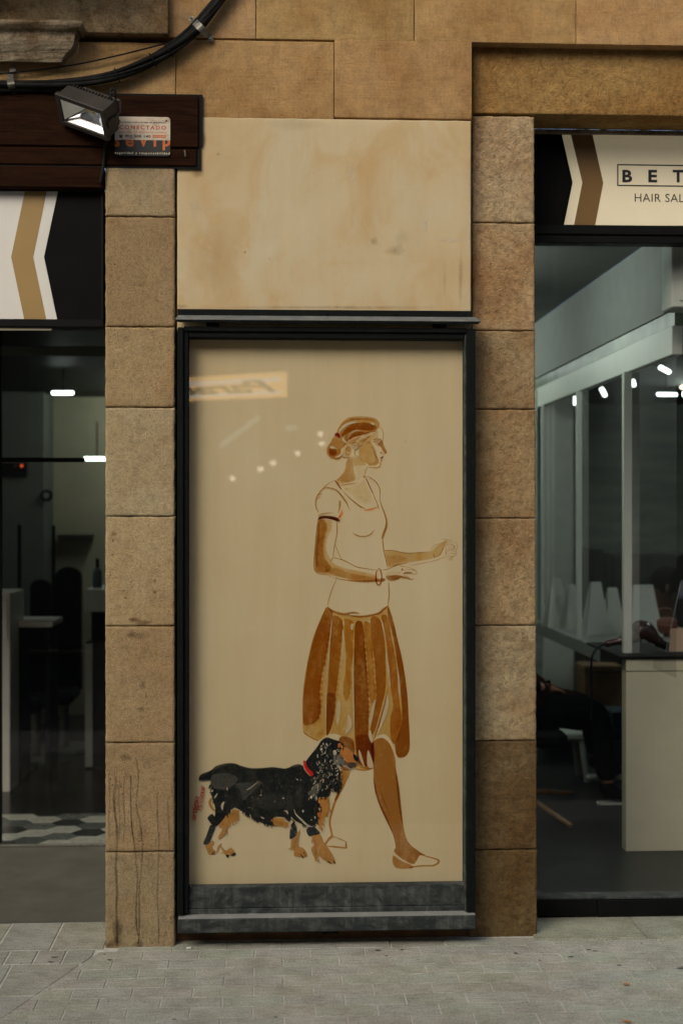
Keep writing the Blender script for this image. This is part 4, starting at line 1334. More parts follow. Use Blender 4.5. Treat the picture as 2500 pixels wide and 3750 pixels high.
for q in ([(540, 730), (590, 670), (650, 655)], [(600, 800), (620, 860), (680, 850)], [(640, 700), (600, 760), (610, 800)], [(830, 580), (850, 540), (900, 515)], [(860, 610), (1000, 560), (1080, 490)], [(900, 640), (1010, 560)], [(860, 720), (900, 690), (940, 660)],
          [(1000, 530), (1080, 500)], [(960, 500), (1060, 460)], [(990, 540), (1060, 530)]):
    p.line(VE, q, 2.2, DARKS, .5)
p.line(VE, [(940, 470), (1050, 430), (1140, 418), (1200, 395)], 3, DARKS, .7)
p.fill(VE, [(384, 480), (420, 440), (470, 452), (508, 522), (490, 542), (440, 522), (395, 512)], (.16, .006, .004), .96, 1.2)
p.fill(VE, [(735, 690), (800, 640), (848, 680), (838, 730), (800, 770), (760, 770)], CANV, .5, 3)
p.line(VE, [(748, 765), (722, 700), (745, 645), (805, 626), (850, 665), (842, 730), (800, 765), (770, 800), (785, 862), (815, 892), (868, 888)], 2.4, LINE, .75)
p.line(VE, [(780, 720), (790, 670), (825, 680), (820, 720)], 2.2, LINE, .6)
# profile
p.line(VE, [(1250, 330), (1290, 372), (1318, 440), (1322, 520), (1310, 590), (1308, 640), (1325, 690), (1352, 745), (1376, 800), (1372, 832), (1340, 845), (1316, 855), (1322, 890)], [2, 2, 2, 2, 2, 2.4, 2.4, 2.4, 3, 3, 2, 1.6, 1.6], LINE, .85)
p.line(VE, [(1204, 400), (1212, 470), (1198, 548)], 2, LINE, .6)
p.line(VE, [(1115, 582), (1180, 564), (1265, 568), (1296, 608)], [3, 3.5, 3.5, 2.5], DARKS, .9)
p.line(VE, [(1176, 662), (1225, 636), (1282, 618)], 2.4, DARKS, .8)
p.line(VE, [(1185, 672), (1215, 690), (1250, 680)], 1.8, LINE, .7)
p.dot(VE, 1236, 662, 16, 20, (.09, .03, .01), .95, 1)
p.dot(VE, 1280, 826, 22, 22, DARKS, .7, 1.8)
p.fill(VE, [(1250, 936), (1285, 902), (1318, 890), (1326, 908), (1300, 934)], (.1, .02, .008), .95, 1.2)
p.line(VE, [(1268, 960), (1290, 968), (1308, 962)], 2.5, DARKS, .8)
p.line(VE, [(1302, 965), (1280, 1000), (1264, 1020), (1268, 1062), (1236, 1102), (1180, 1112), (1100, 1108), (1000, 1094)], [1.6, 2, 2.4, 2.6, 3, 3, 2.4, 2], LINE, .85)
p.build('painted_head', M['wash'])

# ---- blouse lines
p = Paint(True)
def ln(V, pts, w, col=LINE, a=.9, t=(.35, .3)): p.line(V, pts, w, col, a, t)
p.fill(VF, [(800, 420), (1000, 360), (1110, 280), (1180, 420), (1240, 560), (1150, 660), (1060, 640), (940, 540)], TAN, .26, 12)
p.fill(VF, [(985, 100), (1120, 130), (1115, 240), (1040, 290), (1005, 300)], TAN, .16, 8)
ln(VF, [(690, 305), (600, 352), (520, 425), (450, 512), (416, 590), (414, 680), (438, 738), (460, 778)], [2, 2.5, 3, 4, 4, 3.5, 3, 2])
ln(VF, [(690, 308), (740, 378), (790, 452)], [5, 6, 3], (.2, .06, .02))
ln(VF, [(802, 462), (900, 562), (1000, 645), (1060, 690), (1125, 716)], [2, 4, 4.5, 5, 4])
ln(VF, [(512, 435), (560, 416), (640, 424), (720, 460), (800, 552), (862, 645), (908, 750)], [2.5, 3.5, 4, 5, 6, 5, 2])
ln(VF, [(455, 517), (505, 505)], 3); ln(VF, [(428, 595), (455, 560), (492, 543)], 2.5, (.36, .1, .03))
ln(VF, [(742, 598), (766, 625), (756, 700), (735, 778)], [3, 5, 4, 2])
ln(VF, [(750, 620), (750, 690)], 2)
ln(VF, [(443, 822), (500, 795), (580, 780), (668, 780)], [2.5, 3, 3, 1.5])
p.fill(VF, [(442, 868), (470, 824), (560, 814), (680, 828), (748, 862), (738, 900), (650, 874), (540, 856), (446, 878)], MAROON, .96, 1.3)
ln(VF, [(738, 862), (768, 800), (806, 712)], [7, 4, 2], ORNG); ln(VF, [(750, 850), (785, 800), (818, 758)], [4, 3, 2], ORNG, .8)
ln(VF, [(742, 912), (775, 865)], 3)
ln(VF, [(770, 386), (880, 366), (1012, 346)], [2, 3, 1.5])
ln(VF, [(1152, 125), (1125, 180), (1122, 242)], 2, LINE, .7)
p.dot(VF, 1106, 256, 18, 20, (.3, .1, .03), .8, 2.5); p.dot(VF, 1188, 290, 13, 13, TAN, .8, 2); p.dot(VF, 1048, 288, 10, 10, TAN, .6, 2)
ln(VF, [(1122, 246), (1180, 380), (1242, 515)], [2.5, 3.5, 2.5], (.2, .06, .02)); ln(VF, [(1240, 510), (1292, 640), (1326, 728)], 2)
p.fill(VF, [(1098, 744), (1150, 720), (1230, 705), (1306, 682), (1302, 694), (1220, 730), (1140, 742)], ORNG, .92, 1)
ln(VF, [(1130, 246), (1200, 274), (1268, 326), (1312, 382), (1336, 460), (1334, 582)], [2, 2.5, 3, 3, 3, 2])
ln(VF, [(1332, 580), (1360, 680), (1400, 785), (1428, 890), (1420, 980), (1392, 1060), (1364, 1148)], [2.5, 3.5, 4.5, 6, 7, 8, 7], (.25, .095, .02), .92, (.5, .8))
ln(VF, [(1370, 1150), (1378, 1240), (1388, 1333)], 2, LINE, .7)
ln(VA, [(787, 1300), (796, 1400), (822, 1520), (832, 1560)], 2.4, LINE, .85)
ln(VF, [(940, 1056), (990, 1094), (1080, 1116), (1170, 1100), (1222, 1060), (1260, 1014)], [2, 4, 4, 4, 3.5, 2])
ln(VA, [(347, 1670), (300, 1775), (270, 1870), (260, 1930)], 2.4, LINE, .85)
ln(VA, [(840, 1700), (846, 1810), (835, 1935)], 3.6, LINE, .95)
p.build('painted_blouse', M['linewash'])

# ---- dog
p = Paint()
TN = (.42, .17, .035)
p.line(VC_, [(208, 612), (198, 650), (215, 690), (248, 725)], [8, 9, 8, 6], TN, .9)
p.fill(VC_, [(372, 712), (432, 708), (420, 768), (352, 832), (342, 870), (350, 925), (328, 895), (284, 950), (264, 932), (300, 862), (270, 850), (300, 780)], TN, .92, 1.5)
p.line(VC_, [(370, 720), (330, 800), (300, 850)], [5, 4, 3], (.6, .38, .14), .7)
p.fill(VC_, [(164, 1000), (215, 958), (236, 980), (218, 1012), (242, 1050), (240, 1070), (192, 1076), (174, 1040)], TN, .92, 1.5)
p.line(VC_, [(294, 984), (266, 1018), (258, 1055)], [6, 6, 3], TN, .9)
p.fill(VC_, [(288, 1000), (330, 1040), (372, 1018), (402, 1060), (350, 1088), (308, 1060)], TN, .92, 1.5)
p.fill(VC_, [(698, 770), (760, 774), (820, 784), (842, 812), (822, 858), (780, 840), (730, 846), (708, 812)], TN, .92, 1.5)
p.fill(VC_, [(938, 858), (930, 940), (926, 1002), (965, 1020), (992, 1062), (985, 1092), (930, 1096), (888, 1082), (886, 1040), (862, 1015), (868, 950), (908, 930)], TN, .92, 1.5)
p.fill(VC_, [(1030, 920), (1098, 902), (1130, 970), (1152, 1000), (1202, 1072), (1228, 1142), (1180, 1146), (1120, 1112), (1090, 1085), (1078, 1132), (1040, 1072), (1028, 1022), (1052, 988)], TN, .92, 1.5)
p.line(VC_, [(1115, 985), (1090, 1030), (1085, 1080)], [3, 5, 2], (.6, .38, .14), .8)
p.line(VC_, [(940, 870), (915, 960), (890, 1010)], [2, 4, 2], (.6, .38, .14), .6)
p.fill(VC_, [(1080, 612), (1165, 598), (1176, 650), (1168, 735), (1122, 795), (1110, 870), (1086, 840), (1080, 760), (1100, 700)], (.45, .17, .035), .92, 1.5)
p.fill(VC_, [(1064, 700), (1110, 690), (1106, 800), (1085, 760)], (.5, .14, .02), .8, 2)
body = [(108, 440), (130, 412), (200, 384), (250, 345), (330, 324), (400, 324), (460, 345), (530, 362), (620, 362), (720, 355), (820, 366), (880, 340), (930, 330), (968, 345), (975, 320), (1012, 268), (1075, 190), (1108, 140), (1155, 111), (1205, 125),
        (1260, 143), (1290, 170), (1292, 210), (1266, 240), (1230, 280), (1235, 330), (1268, 390), (1272, 450), (1266, 520), (1240, 562), (1188, 540), (1160, 592), (1100, 605), (1088, 650), (1108, 720), (1080, 735), (1088, 780), (1060, 832), (1000, 845), (900, 800),
        (862, 765), (850, 808), (800, 770), (722, 772), (715, 832), (650, 822), (560, 790), (490, 735), (462, 722), (400, 690), (372, 725), (338, 752), (255, 775), (244, 718), (232, 660), (214, 600), (196, 540), (205, 470), (150, 474), (108, 466)]
p.fill(VC_, body, BLACK, .955, 1.8)
p.fill(VC_, [(178, 770), (215, 738), (242, 765), (275, 790), (232, 842), (192, 802)], BLACK, .95, 1.4)
p.fill(VC_, [(205, 830), (245, 850), (226, 905), (192, 985), (143, 985), (168, 920), (188, 862)], BLACK, .95, 1.4)
p.fill(VC_, [(250, 735), (330, 750), (260, 838), (222, 840)], BLACK, .95, 1.4)
p.fill(VC_, [(860, 832), (892, 808), (912, 865), (910, 915), (868, 945), (850, 940)], BLACK, .95, 1.4)
p.fill(VC_, [(992, 862), (1040, 838), (1092, 880), (1098, 905), (1040, 920), (1010, 924), (990, 892)], BLACK, .95, 1.4)
p.fill(VC_, [(1100, 560), (1180, 540), (1185, 580), (1160, 602), (1100, 600)], BLACK, .9, 1.4)
for q in ([(215, 1075), (225, 1050)], [(232, 1068), (240, 1040)], [(345, 1095), (345, 1075)], [(940, 1070), (968, 1105)], [(965, 1055), (985, 1090)], [(1165, 1130), (1192, 1148)], [(1205, 1120), (1228, 1148)]):
    p.line(VC_, q, 3.5, BLACK, .95)
p.fill(VC_, [(372, 1058), (412, 1062), (398, 1085), (372, 1082)], BLACK, .95, 1.2); p.fill(VC_, [(330, 1075), (356, 1078), (348, 1102), (332, 1092)], BLACK, .95, 1.2)
# grey washes and shine in the coat
def gw(pts, a=.55, soft=6, c=GREY): p.fill(VC_, pts, c, a, soft)
gw([(215, 420), (330, 400), (440, 450), (350, 540), (240, 540), (205, 500)], .62)
gw([(400, 490), (560, 470), (640, 480), (560, 560), (470, 640), (440, 560)], .5)
gw([(110, 440), (200, 385), (330, 332), (240, 372), (150, 425)], .7, 3, (.16, .15, .11))
gw([(120, 465), (190, 460), (240, 430), (200, 470)], .7, 3, (.2, .2, .16))
gw([(440, 345), (540, 368), (700, 362), (560, 376)], .6, 2.5, (.2, .17, .11))
gw([(820, 372), (900, 338), (955, 345), (880, 356)], .6, 2.5, (.2, .18, .13))
gw([(540, 600), (760, 560), (900, 640), (700, 720), (560, 680)], .22, 12)
gw([(1000, 560), (1080, 480), (1120, 500), (1070, 600), (1020, 600)], .6, 5, (.16, .15, .11))
gw([(1215, 245), (1290, 262), (1312, 330), (1262, 352), (1206, 315)], .8, 4, (.17, .17, .14))
gw([(195, 480), (215, 540), (205, 590)], .7, 2, (.22, .21, .17))
rnd = random.Random(9)
LT = [(.6, .55, .42), (.5, .45, .33), (.62, .45, .3)]
def specks(xa, xb, ya, yb, n, s, al=.8):
    for _ in range(n):
        x, y = rnd.uniform(xa, xb), rnd.uniform(ya, yb)
        a = rnd.uniform(.8, 2.4)
        l = s * rnd.uniform(.6, 1.5)
        p.line(VC_, [(x, y), (x + math.cos(a) * l * .5, y + math.sin(a) * l * .5 + 1), (x + math.cos(a + .3) * l, y + math.sin(a + .3) * l)], rnd.uniform(1.2, 3.8), rnd.choice(LT), al * rnd.uniform(.45, 1))
specks(1105, 1190, 150, 270, 22, 16)
specks(1060, 1255, 290, 400, 26, 18)
specks(1040, 1250, 400, 540, 30, 22)
specks(1010, 1100, 520, 620, 10, 22)
specks(880, 1060, 420, 560, 7, 16, .5)
specks(540, 880, 480, 640, 12, 12, .45)
for (x, y, rx, ry, c) in ((1158, 172, 7, 12, LT[0]), (1128, 165, 7, 10, LT[0]), (1112, 210, 12, 12, LT[0]), (1030, 604, 11, 13, LT[0]), (617, 585, 9, 8, (.5, .36, .18)), (800, 612, 10, 7, LT[0]), (962, 718, 9, 13, LT[0]), (545, 602, 8, 6, (.2, .1, .06)), (1060, 770, 6, 14, LT[0]), (1030, 790, 6, 7, LT[0]), (914, 458, 8, 7, LT[1]), (765, 490, 8, 6, GREY), (340, 535, 7, 14, LT[2])):
    p.dot(VC_, x, y, rx, ry, c, .85, 1.5)
for q, wv in (([(885, 700), (905, 745), (950, 790), (1000, 835), (1050, 848)], [2, 4, 6, 6, 3]), ([(808, 715), (830, 722), (838, 745)], [3, 6, 3]), ([(806, 768), (815, 795), (845, 812)], [3, 5, 3]), ([(318, 640), (300, 670), (302, 710)], [5, 9, 4]), ([(262, 572), (235, 610)], [3, 6]), ([(210, 560), (225, 545)], [5, 6]), ([(375, 705), (380, 725)], [6, 6]),
              ([(615, 765), (645, 780)], [3, 4]), ([(500, 545), (540, 520), (600, 470)], [3, 3, 2]), ([(525, 745), (545, 790)], [2, 3]), ([(860, 840), (868, 870)], [3, 2]), ([(890, 800), (910, 845)], [4, 3]), ([(1105, 720), (1090, 690)], [3, 4])):
    p.line(VC_, q, wv, (.55, .47, .32), .85)
for x in (485, 500, 515, 535, 560, 580):
    p.line(VC_, [(x, 720 + (x - 480) * .55), (x + 12, 760 + (x - 480) * .55)], 3, BLACK, .9)
for q in ([(1240, 470), (1275, 500), (1262, 540)], [(1200, 500), (1180, 540), (1210, 555)], [(1230, 540), (1255, 530), (1252, 565)]):
    p.line(VC_, q, 4, BLACK, .95)
def fringe(path, n, l, ang, col, wv=(1.5, 4), a=.9, jit=.5):
    q = catmull(path, 14)
    for _ in range(n):
        x, y = q[rnd.randrange(len(q))]
        t = ang + rnd.uniform(-jit, jit)
        ll = l * rnd.uniform(.5, 1.3)
        bend = rnd.uniform(-.5, .5)
        p.line(VC_, [(x, y), (x + math.cos(t) * ll * .5, y + math.sin(t) * ll * .5), (x + math.cos(t + bend) * ll, y + math.sin(t + bend) * ll)], rnd.uniform(*wv), col, a, (.9, .2), 3)
fringe([(462, 715), (500, 740), (570, 790), (650, 818), (715, 828)], 26, 26, 1.2, BLACK)
fringe([(850, 770), (900, 800), (1000, 840), (1060, 830), (1085, 780)], 22, 22, 1.3, BLACK)
fringe([(240, 650), (245, 718), (255, 770), (330, 750), (372, 722)], 16, 22, 1.7, BLACK)
fringe([(196, 500), (205, 560), (232, 640)], 10, 18, 2.0, BLACK)
fringe([(1262, 330), (1272, 400), (1274, 460), (1266, 520), (1240, 560)], 22, 20, .9, BLACK)
fringe([(1100, 600), (1150, 596), (1190, 545), (1240, 560)], 14, 22, 1.5, BLACK)
fringe([(1085, 650), (1105, 715), (1085, 770)], 10, 16, .6, BLACK)
fringe([(380, 720), (420, 720), (430, 760), (350, 830)], 26, 34, 1.9, TN, (2, 5))
fringe([(300, 800), (330, 850), (300, 910)], 14, 30, 1.8, TN, (2, 5))
fringe([(700, 785), (760, 800), (830, 810)], 18, 34, 1.3, TN, (2, 5))
fringe([(930, 880), (900, 960), (870, 1010)], 14, 30, 1.9, TN, (2, 5))
fringe([(1170, 620), (1172, 700), (1130, 790), (1110, 860)], 24, 30, 1.5, TN, (2, 5), .85)
fringe([(1040, 940), (1060, 1000), (1060, 1080), (1085, 1120)], 20, 30, 1.7, TN, (2, 5))
fringe([(880, 1060), (980, 1070)], 8, 16, 1.4, TN, (2, 4))
fringe([(1130, 1090), (1210, 1110)], 8, 18, 1.1, TN, (2, 4))
fringe([(170, 1020), (230, 1040), (330, 1060), (390, 1060)], 12, 14, 1.5, TN, (2, 4))
for _ in range(60):      # dry grey brush hairs along the coat
    x, y = rnd.uniform(260, 1000), rnd.uniform(385, 700)
    if y > 640 and x < 480: continue
    t = rnd.uniform(-.2, .9)
    l = rnd.uniform(12, 42)
    p.line(VC_, [(x, y), (x + math.cos(t) * l * .5, y + math.sin(t) * l * .5 + 2), (x + math.cos(t) * l, y + math.sin(t) * l)], rnd.uniform(1, 2.6), rnd.choice([GREY, (.16, .15, .11), (.05, .055, .045)]), rnd.uniform(.25, .7))
for _ in range(46):      # curls of the ear
    x, y = rnd.uniform(1085, 1262), rnd.uniform(250, 545)
    r_ = rnd.uniform(6, 15)
    a_ = rnd.uniform(0, 6.28)
    p.line(VC_, [(x + r_ * math.cos(a_ + k * .7), y + r_ * 1.3 * math.sin(a_ + k * .7)) for k in range(4)], rnd.uniform(2, 4.5), rnd.choice([BLACK, BLACK, BLACK, (.14, .13, .1), LT[1]]), rnd.uniform(.5, .95))
# muzzle and eye
p.fill(VC_, [(1255, 172), (1292, 180), (1332, 212), (1375, 245), (1402, 285), (1392, 328), (1352, 318), (1318, 320), (1290, 285), (1262, 258), (1268, 215)], (.46, .155, .035), .95, 1.6)
p.fill(VC_, [(1370, 250), (1385, 252), (1408, 272), (1416, 300), (1402, 310), (1380, 295)], BLACK, .97, 1.2)
p.fill(VC_, [(1328, 332), (1360, 320), (1392, 318), (1390, 345), (1352, 370), (1326, 358)], (.06, .05, .04), .9, 1.8)
p.line(VC_, [(1290, 350), (1320, 352), (1345, 372), (1380, 362)], [4, 4, 3, 2], LT[0], .7)
p.fill(VC_, [(1246, 165), (1270, 158), (1275, 190), (1250, 200)], (.5, .15, .03), .9, 1.4)
p.fill(VC_, [(1205, 225), (1230, 215), (1240, 245), (1215, 262)], LT[0], .8, 2)
p.dot(VC_, 1266, 205, 13, 13, BLACK, .95, 1.2); p.dot(VC_, 1262, 214, 5, 4, LT[0], .9, 1); p.line(VC_, [(1240, 205), (1250, 225), (1275, 232)], 2.5, LT[1], .7)
p.line(VC_, [(1282, 160), (1292, 185), (1288, 220)], 4, BLACK, .9)
for x, y in ((1305, 265), (1325, 270), (1322, 295)): p.dot(VC_, x, y, 4, 4, DARKS, .8, 1)
for _ in range(10):
    x, y = rnd.uniform(1215, 1300), rnd.uniform(255, 345)
    p.line(VC_, [(x, y), (x + 14, y + 12)], 2.5, rnd.choice([LT[0], GREY, BLACK]), .7)
p.line(VC_, [(1300, 192), (1350, 222), (1385, 248)], 2, (.6, .35, .15), .7)
p.build('painted_dog', M['opaque'])
p = Paint()
p.fill(VC_, [(962, 308), (982, 304), (1000, 358), (1048, 406), (1030, 434), (990, 402), (966, 355)], RED, .97, 1.3)
p.line(VC_, [(962, 320), (975, 375), (1022, 432)], [2, 3, 2], (.5, .42, .3), .7)
p.build('painted_collar', M['opaque'])

# ---- signature, written upwards
def sig(body, px0, py0, px1, py1, shear, name='signature'):
    v, f = text_mesh(body, .012, shear, .86)
    ax, bx_ = min(q.x for q in v), max(q.x for q in v)
    ay, by = min(q.y for q in v), max(q.y for q in v)
    LAYER[0] += 1
    Y = YC - .0008 - LAYER[0] * 1.0e-5
    V = []
    for q in v:
        t, s = (q.x - ax) / (bx_ - ax), (q.y - ay) / (by - ay)
        V.append(P(px1 + (px0 - px1) * s + 14 * t, py1 + (py0 - py1) * t, Y))
    return mesh_obj(name, V, f, M['redpaint'], pt)
M['redpaint'] = plain('red brush writing', (.42, .022, .012), .7, var=.3)
sig('artigau', 697, 2915, 722, 3006, .35)
sig('15/1/2008', 724, 2878, 738, 2970, .35)

# ================================================================== RIGHT-HAND SALON
def quadmesh(name, pts, mat, parent=None, **k): return mesh_obj(name, pts, [[0, 1, 2, 3]], mat, parent, **k)

M['salonwall'] = plain('pale grey salon wall', (.36, .39, .34), .8, var=.22, scale=1.6, stretch=(1, 1, 6))
M['salongrey'] = plain('mid grey salon wall', (.2, .21, .19), .8, var=.06)
M['salonceil'] = plain('dark grey ceiling', (.115, .12, .105), .85, var=.08)
M['moss'] = plain('mottled green glass strip', (.1, .13, .075), .35, var=.75, scale=5)
M['tilefloor'] = plain('dark slate floor', (.014, .017, .0155), .4, var=.2, spec=.2)
M['frame'] = plain('white painted frame', (.6, .63, .55), .45, var=.03)
sw = thing('shop_window', 'right salon shop window with a tall pane on a low black plinth', 'shop window', (P(2230, 3300, YS).x, YS, 0))
x0, x1, z0, z1 = rect(1945, 890, 2820, 3292, YS + .02)
quadmesh('glass_pane', [(x0, YS + .02, z0), (x1, YS + .02, z0), (x1, YS + .02, z1), (x0, YS + .02, z1)], M['clear'], sw)
for a, b in ((1945, 2185), (2186, 2820)):
    x0, x1, z0, z1 = rect(a, 3293, b, 3356, YS)
    bx('plinth', (x0, x1, YS, YS + .09, z0, z1), M['dark'], sw, .003)
x0, x1, z0, z1 = rect(1945, 3284, 2820, 3292, YS)
bx('glazing_bead', (x0, x1, YS + .004, YS + .09, z0, z1), M['worn'], sw, .001)

XW = 1.865
room = bx('salon_floor', (.72, 5.6, YS + .1, 9.0, -.06, .02), M['tilefloor'], bev=0)
tag(room, 'dark slate floor of the right salon', kind='structure')
o = bx('salon_wall', (-.2, 5.6, 8.6, 8.7, .02, 3.6), M['salonwall'], bev=0); tag(o, 'pale grey back wall of the right salon', 'wall')
o = bx('salon_wall', (.66, .71, YS + .12, 8.6, .02, 3.6), M['salongrey'], bev=0); tag(o, 'grey side wall hidden behind the right pillar', 'wall')
o = bx('salon_wall', (5.3, 5.4, YS + .12, 8.6, .02, 3.6), M['darkroom'], bev=0); tag(o, 'dark far side wall of the right salon', 'wall')
o = bx('salon_ceiling', (.66, XW, YS + .08, 8.6, 3.09, 3.15), M['salonceil'], bev=0); tag(o, kind='structure')
o = bx('salon_ceiling', (XW + .06, 5.4, .6, 8.6, 2.86, 2.92), M['darkroom'], bev=0); tag(o, kind='structure')

gp = thing('glass_partition', 'white framed glass partition running back into the right salon', 'partition', (XW, 2.0, .98))
yn, yf = .75, 4.35
bx('bulkhead', (XW + .002, XW + .05, yn, 8.5, 2.70, 3.09), M['salongrey'], gp, 0)
bx('green_strip', (XW + .012, XW + .05, yn, 8.5, 2.625, 2.70), M['moss'], gp, 0)
bx('top_beam', (XW, XW + .05, yn, yf, 2.49, 2.625), M['frame'], gp, .003)
for (px, w_px) in ((2118, 19), (2294, 31)):
    y = PX(px, 1900, XW).y
    hw = w_px / 2 / F * (y + CAMD)
    bx('post', (XW - hw, XW + hw, y - .02, y + .02, .985, 2.4895), M['frame'], gp, .002)
yq = PX(1985, 1900, XW).y
bx('post', (XW - .008, XW + .008, yq - .02, yq + .02, .985, 2.4895), M['frame'], gp, .002)
bx('post', (XW - .05, XW - .03, yq + .02, yq + .04, .985, 2.6), M['frame'], gp, .002)
quadmesh('glass_pane', [(XW + .02, yn, .985), (XW + .02, yf, .985), (XW + .02, yf, 2.489), (XW + .02, yn, 2.489)], M['clear'], gp)

sb = MB()
x0, x1, z0, z1 = rect(2447, 870, 2640, 1133, .5)
sb.box(x0, x1, .45, .62, z0, z1, .006)
sb.box(x0 + .035, x1 - .01, .444, .451, z0 + .03, z1 - .03, .003)
o = sb.build('shutter_box', M['salonwall'])
tag(o, 'cream shutter box hanging behind the top of the right window', 'shutter box')

# desk, cabinet
c0 = G(2290, 3119, .02)
dk = thing('reception_desk', 'long pale desk with a white cabinet end and black glass top in the right salon', 'desk', (2.3, c0.y + 1, .02))
M['deskwhite'] = plain('cream laminate', (.52, .5, .35), .4, var=.04)
zt = .985
bx('front_panel', (c0.x, 3.4, c0.y, c0.y + .085, .02, .94), M['deskwhite'], dk, .003)
bx('front_band', (c0.x, 3.4, c0.y - .004, c0.y + .085, .943, 1.005), M['deskwhite'], dk, .003)
bx('end_panel', (2.9, 2.94, c0.y + .086, c0.y + .75, .02, 1.005), M['darkroom'], dk, .003)
bx('glass_slab', (c0.x - .03, 3.4, c0.y - .02, c0.y + .78, 1.006, 1.02), M['signblack'], dk, .003)
M['deskgrey'] = plain('grey desk top', (.26, .27, .24), .35, var=.05)
bx('desk_top', (XW - .001, 2.75, c0.y + .784, 4.35, .905, .984), M['deskgrey'], dk, .003)
bx('modesty_panel', (2.62, 2.66, c0.y + .79, 4.3, .02, .904), M['darkroom'], dk, .002)

def tent(cx, cy, z, wb_, wt, h, rot, label):
    t = thing('table_tent', label, 'card stand', (cx, cy, z), 'white card stands on the salon desk')
    m_ = Matrix.Rotation(rot, 3, 'Z')
    for s in (-1, 1):
        V = []
        for th in (0, .004):
            for (x, zz, k) in ((-wb_ / 2, 0, 1), (wb_ / 2, 0, 1), (wt / 2, h, 0), (-wt / 2, h, 0)):
                v = m_ @ Vector((x, s * (.055 * k + .004 * (1 - k) + th), zz))
                V.append((cx + v.x, cy + v.y, z + zz))
        mesh_obj('card', V, [[0, 1, 2, 3], [7, 6, 5, 4], [0, 4, 5, 1], [1, 5, 6, 2], [2, 6, 7, 3], [3, 7, 4, 0]], M['frame'], t)
    return t
def on_desk(px, py):
    q = G(px, py, .985)
    return q.x, q.y
for (px, py, wb_, wt, h, lab) in ((2035, 2296, .17, .06, .33, 'tapered white card stand nearest the right pillar on the salon desk'), (2092, 2300, .13, .04, .29, 'slim white card stand between the pillar and the first white post'),
                                  (2178, 2322, .16, .07, .33, 'white card stand standing just right of the first white post'), (2240, 2318, .14, .06, .29, 'white card stand left of the wide white post above the hair dryer handle'),
                                  (2352, 2330, .22, .13, .32, 'widest white card stand behind the hair dryer')):
    x, y = on_desk(px, py)
    tent(x, y, .985, wb_, wt, h, R(12), lab)

x0, x1, z0, z1 = rect(1990, 1440, 2099, 2380, 4.9)
o = bx('wall_panel', (x0, x1, 4.9, 4.94, .02, z1), M['frame'], bev=.003); tag(o, 'tall pale panel standing behind the first pane of the salon partition', 'panel')
# acrylic sheet leaning at the right edge
a0 = P(2436, 2398, c0.y + .2); a1 = P(2492, 2128, c0.y + .3)
V = [(a0.x, a0.y, 1.0205), (a0.x + .5, a0.y, 1.0205), (a1.x + .42, a1.y, a1.z), (a1.x, a1.y, a1.z)]
V = V + [(v[0], v[1] + .006, v[2]) for v in V]
ac = thing('menu_board', 'leaning clear board on the black glass top at the right edge', 'board', (a0.x + .2, a0.y, 1.0205))
mesh_obj('sheet', V, [[0, 1, 2, 3], [7, 6, 5, 4]], M['clear'], ac)
mesh_obj('edge', V, [[0, 4, 5, 1], [1, 5, 6, 2], [2, 6, 7, 3], [3, 7, 4, 0]], M['frame'], ac)
M['peach'] = plain('peach printed card', (.42, .3, .19), .6, var=.1)
V2 = [(V[0][0] + .02, V[0][1] + .012, 1.022), (V[1][0] - .02, V[1][1] + .012, 1.022), (V[1][0] - .04, V[0][1] + .05, 1.14), (V[0][0] + .04, V[0][1] + .05, 1.14)]
quadmesh('printed_card', V2, M['peach'], ac)

# hair dryer
M['brownplastic'] = plain('dark brown glossy plastic', (.045, .02, .012), .25, var=.15, spec=.6)
hy = c0.y + .25
def HP(px, py): return P(px, py, hy)
hd = thing('hair_dryer', 'dark brown hair dryer lying on the black glass top', 'hair dryer', tuple(HP(2370, 2390)))
mb = MB()
mb.tube(catmull([HP(2318, 2318), HP(2335, 2312), HP(2355, 2312), HP(2375, 2322), HP(2395, 2338), HP(2412, 2352)], 4), [.012, .03, .045, .052, .056, .057, .058, .058, .057, .055, .053, .05, .047, .044, .04, .036, .032, .029, .027, .026, .025][:21], 16)
mb.build('body', M['brownplastic'], hd, smooth=True)
mb = MB(); mb.tube([HP(2408, 2350), HP(2425, 2360), HP(2440, 2366)], [.03, .022, .024], 12); mb.build('nozzle', M['dark'], hd, smooth=True)
mb = MB(); mb.tube(catmull([HP(2345, 2330), HP(2300, 2340), HP(2260, 2349), HP(2216, 2358)], 5), [.027] * 5 + [.023] * 5 + [.018] * 6, 12); mb.build('handle', M['brownplastic'], hd, smooth=True)
mb = MB(); mb.tube(catmull([HP(2216, 2358), HP(2196, 2366), HP(2176, 2385), HP(2166, 2410), HP(2163, 2460), HP(2164, 2540), HP(2160, 2640)], 5), .006, 8); mb.build('cord', M['cable'], hd, smooth=True)

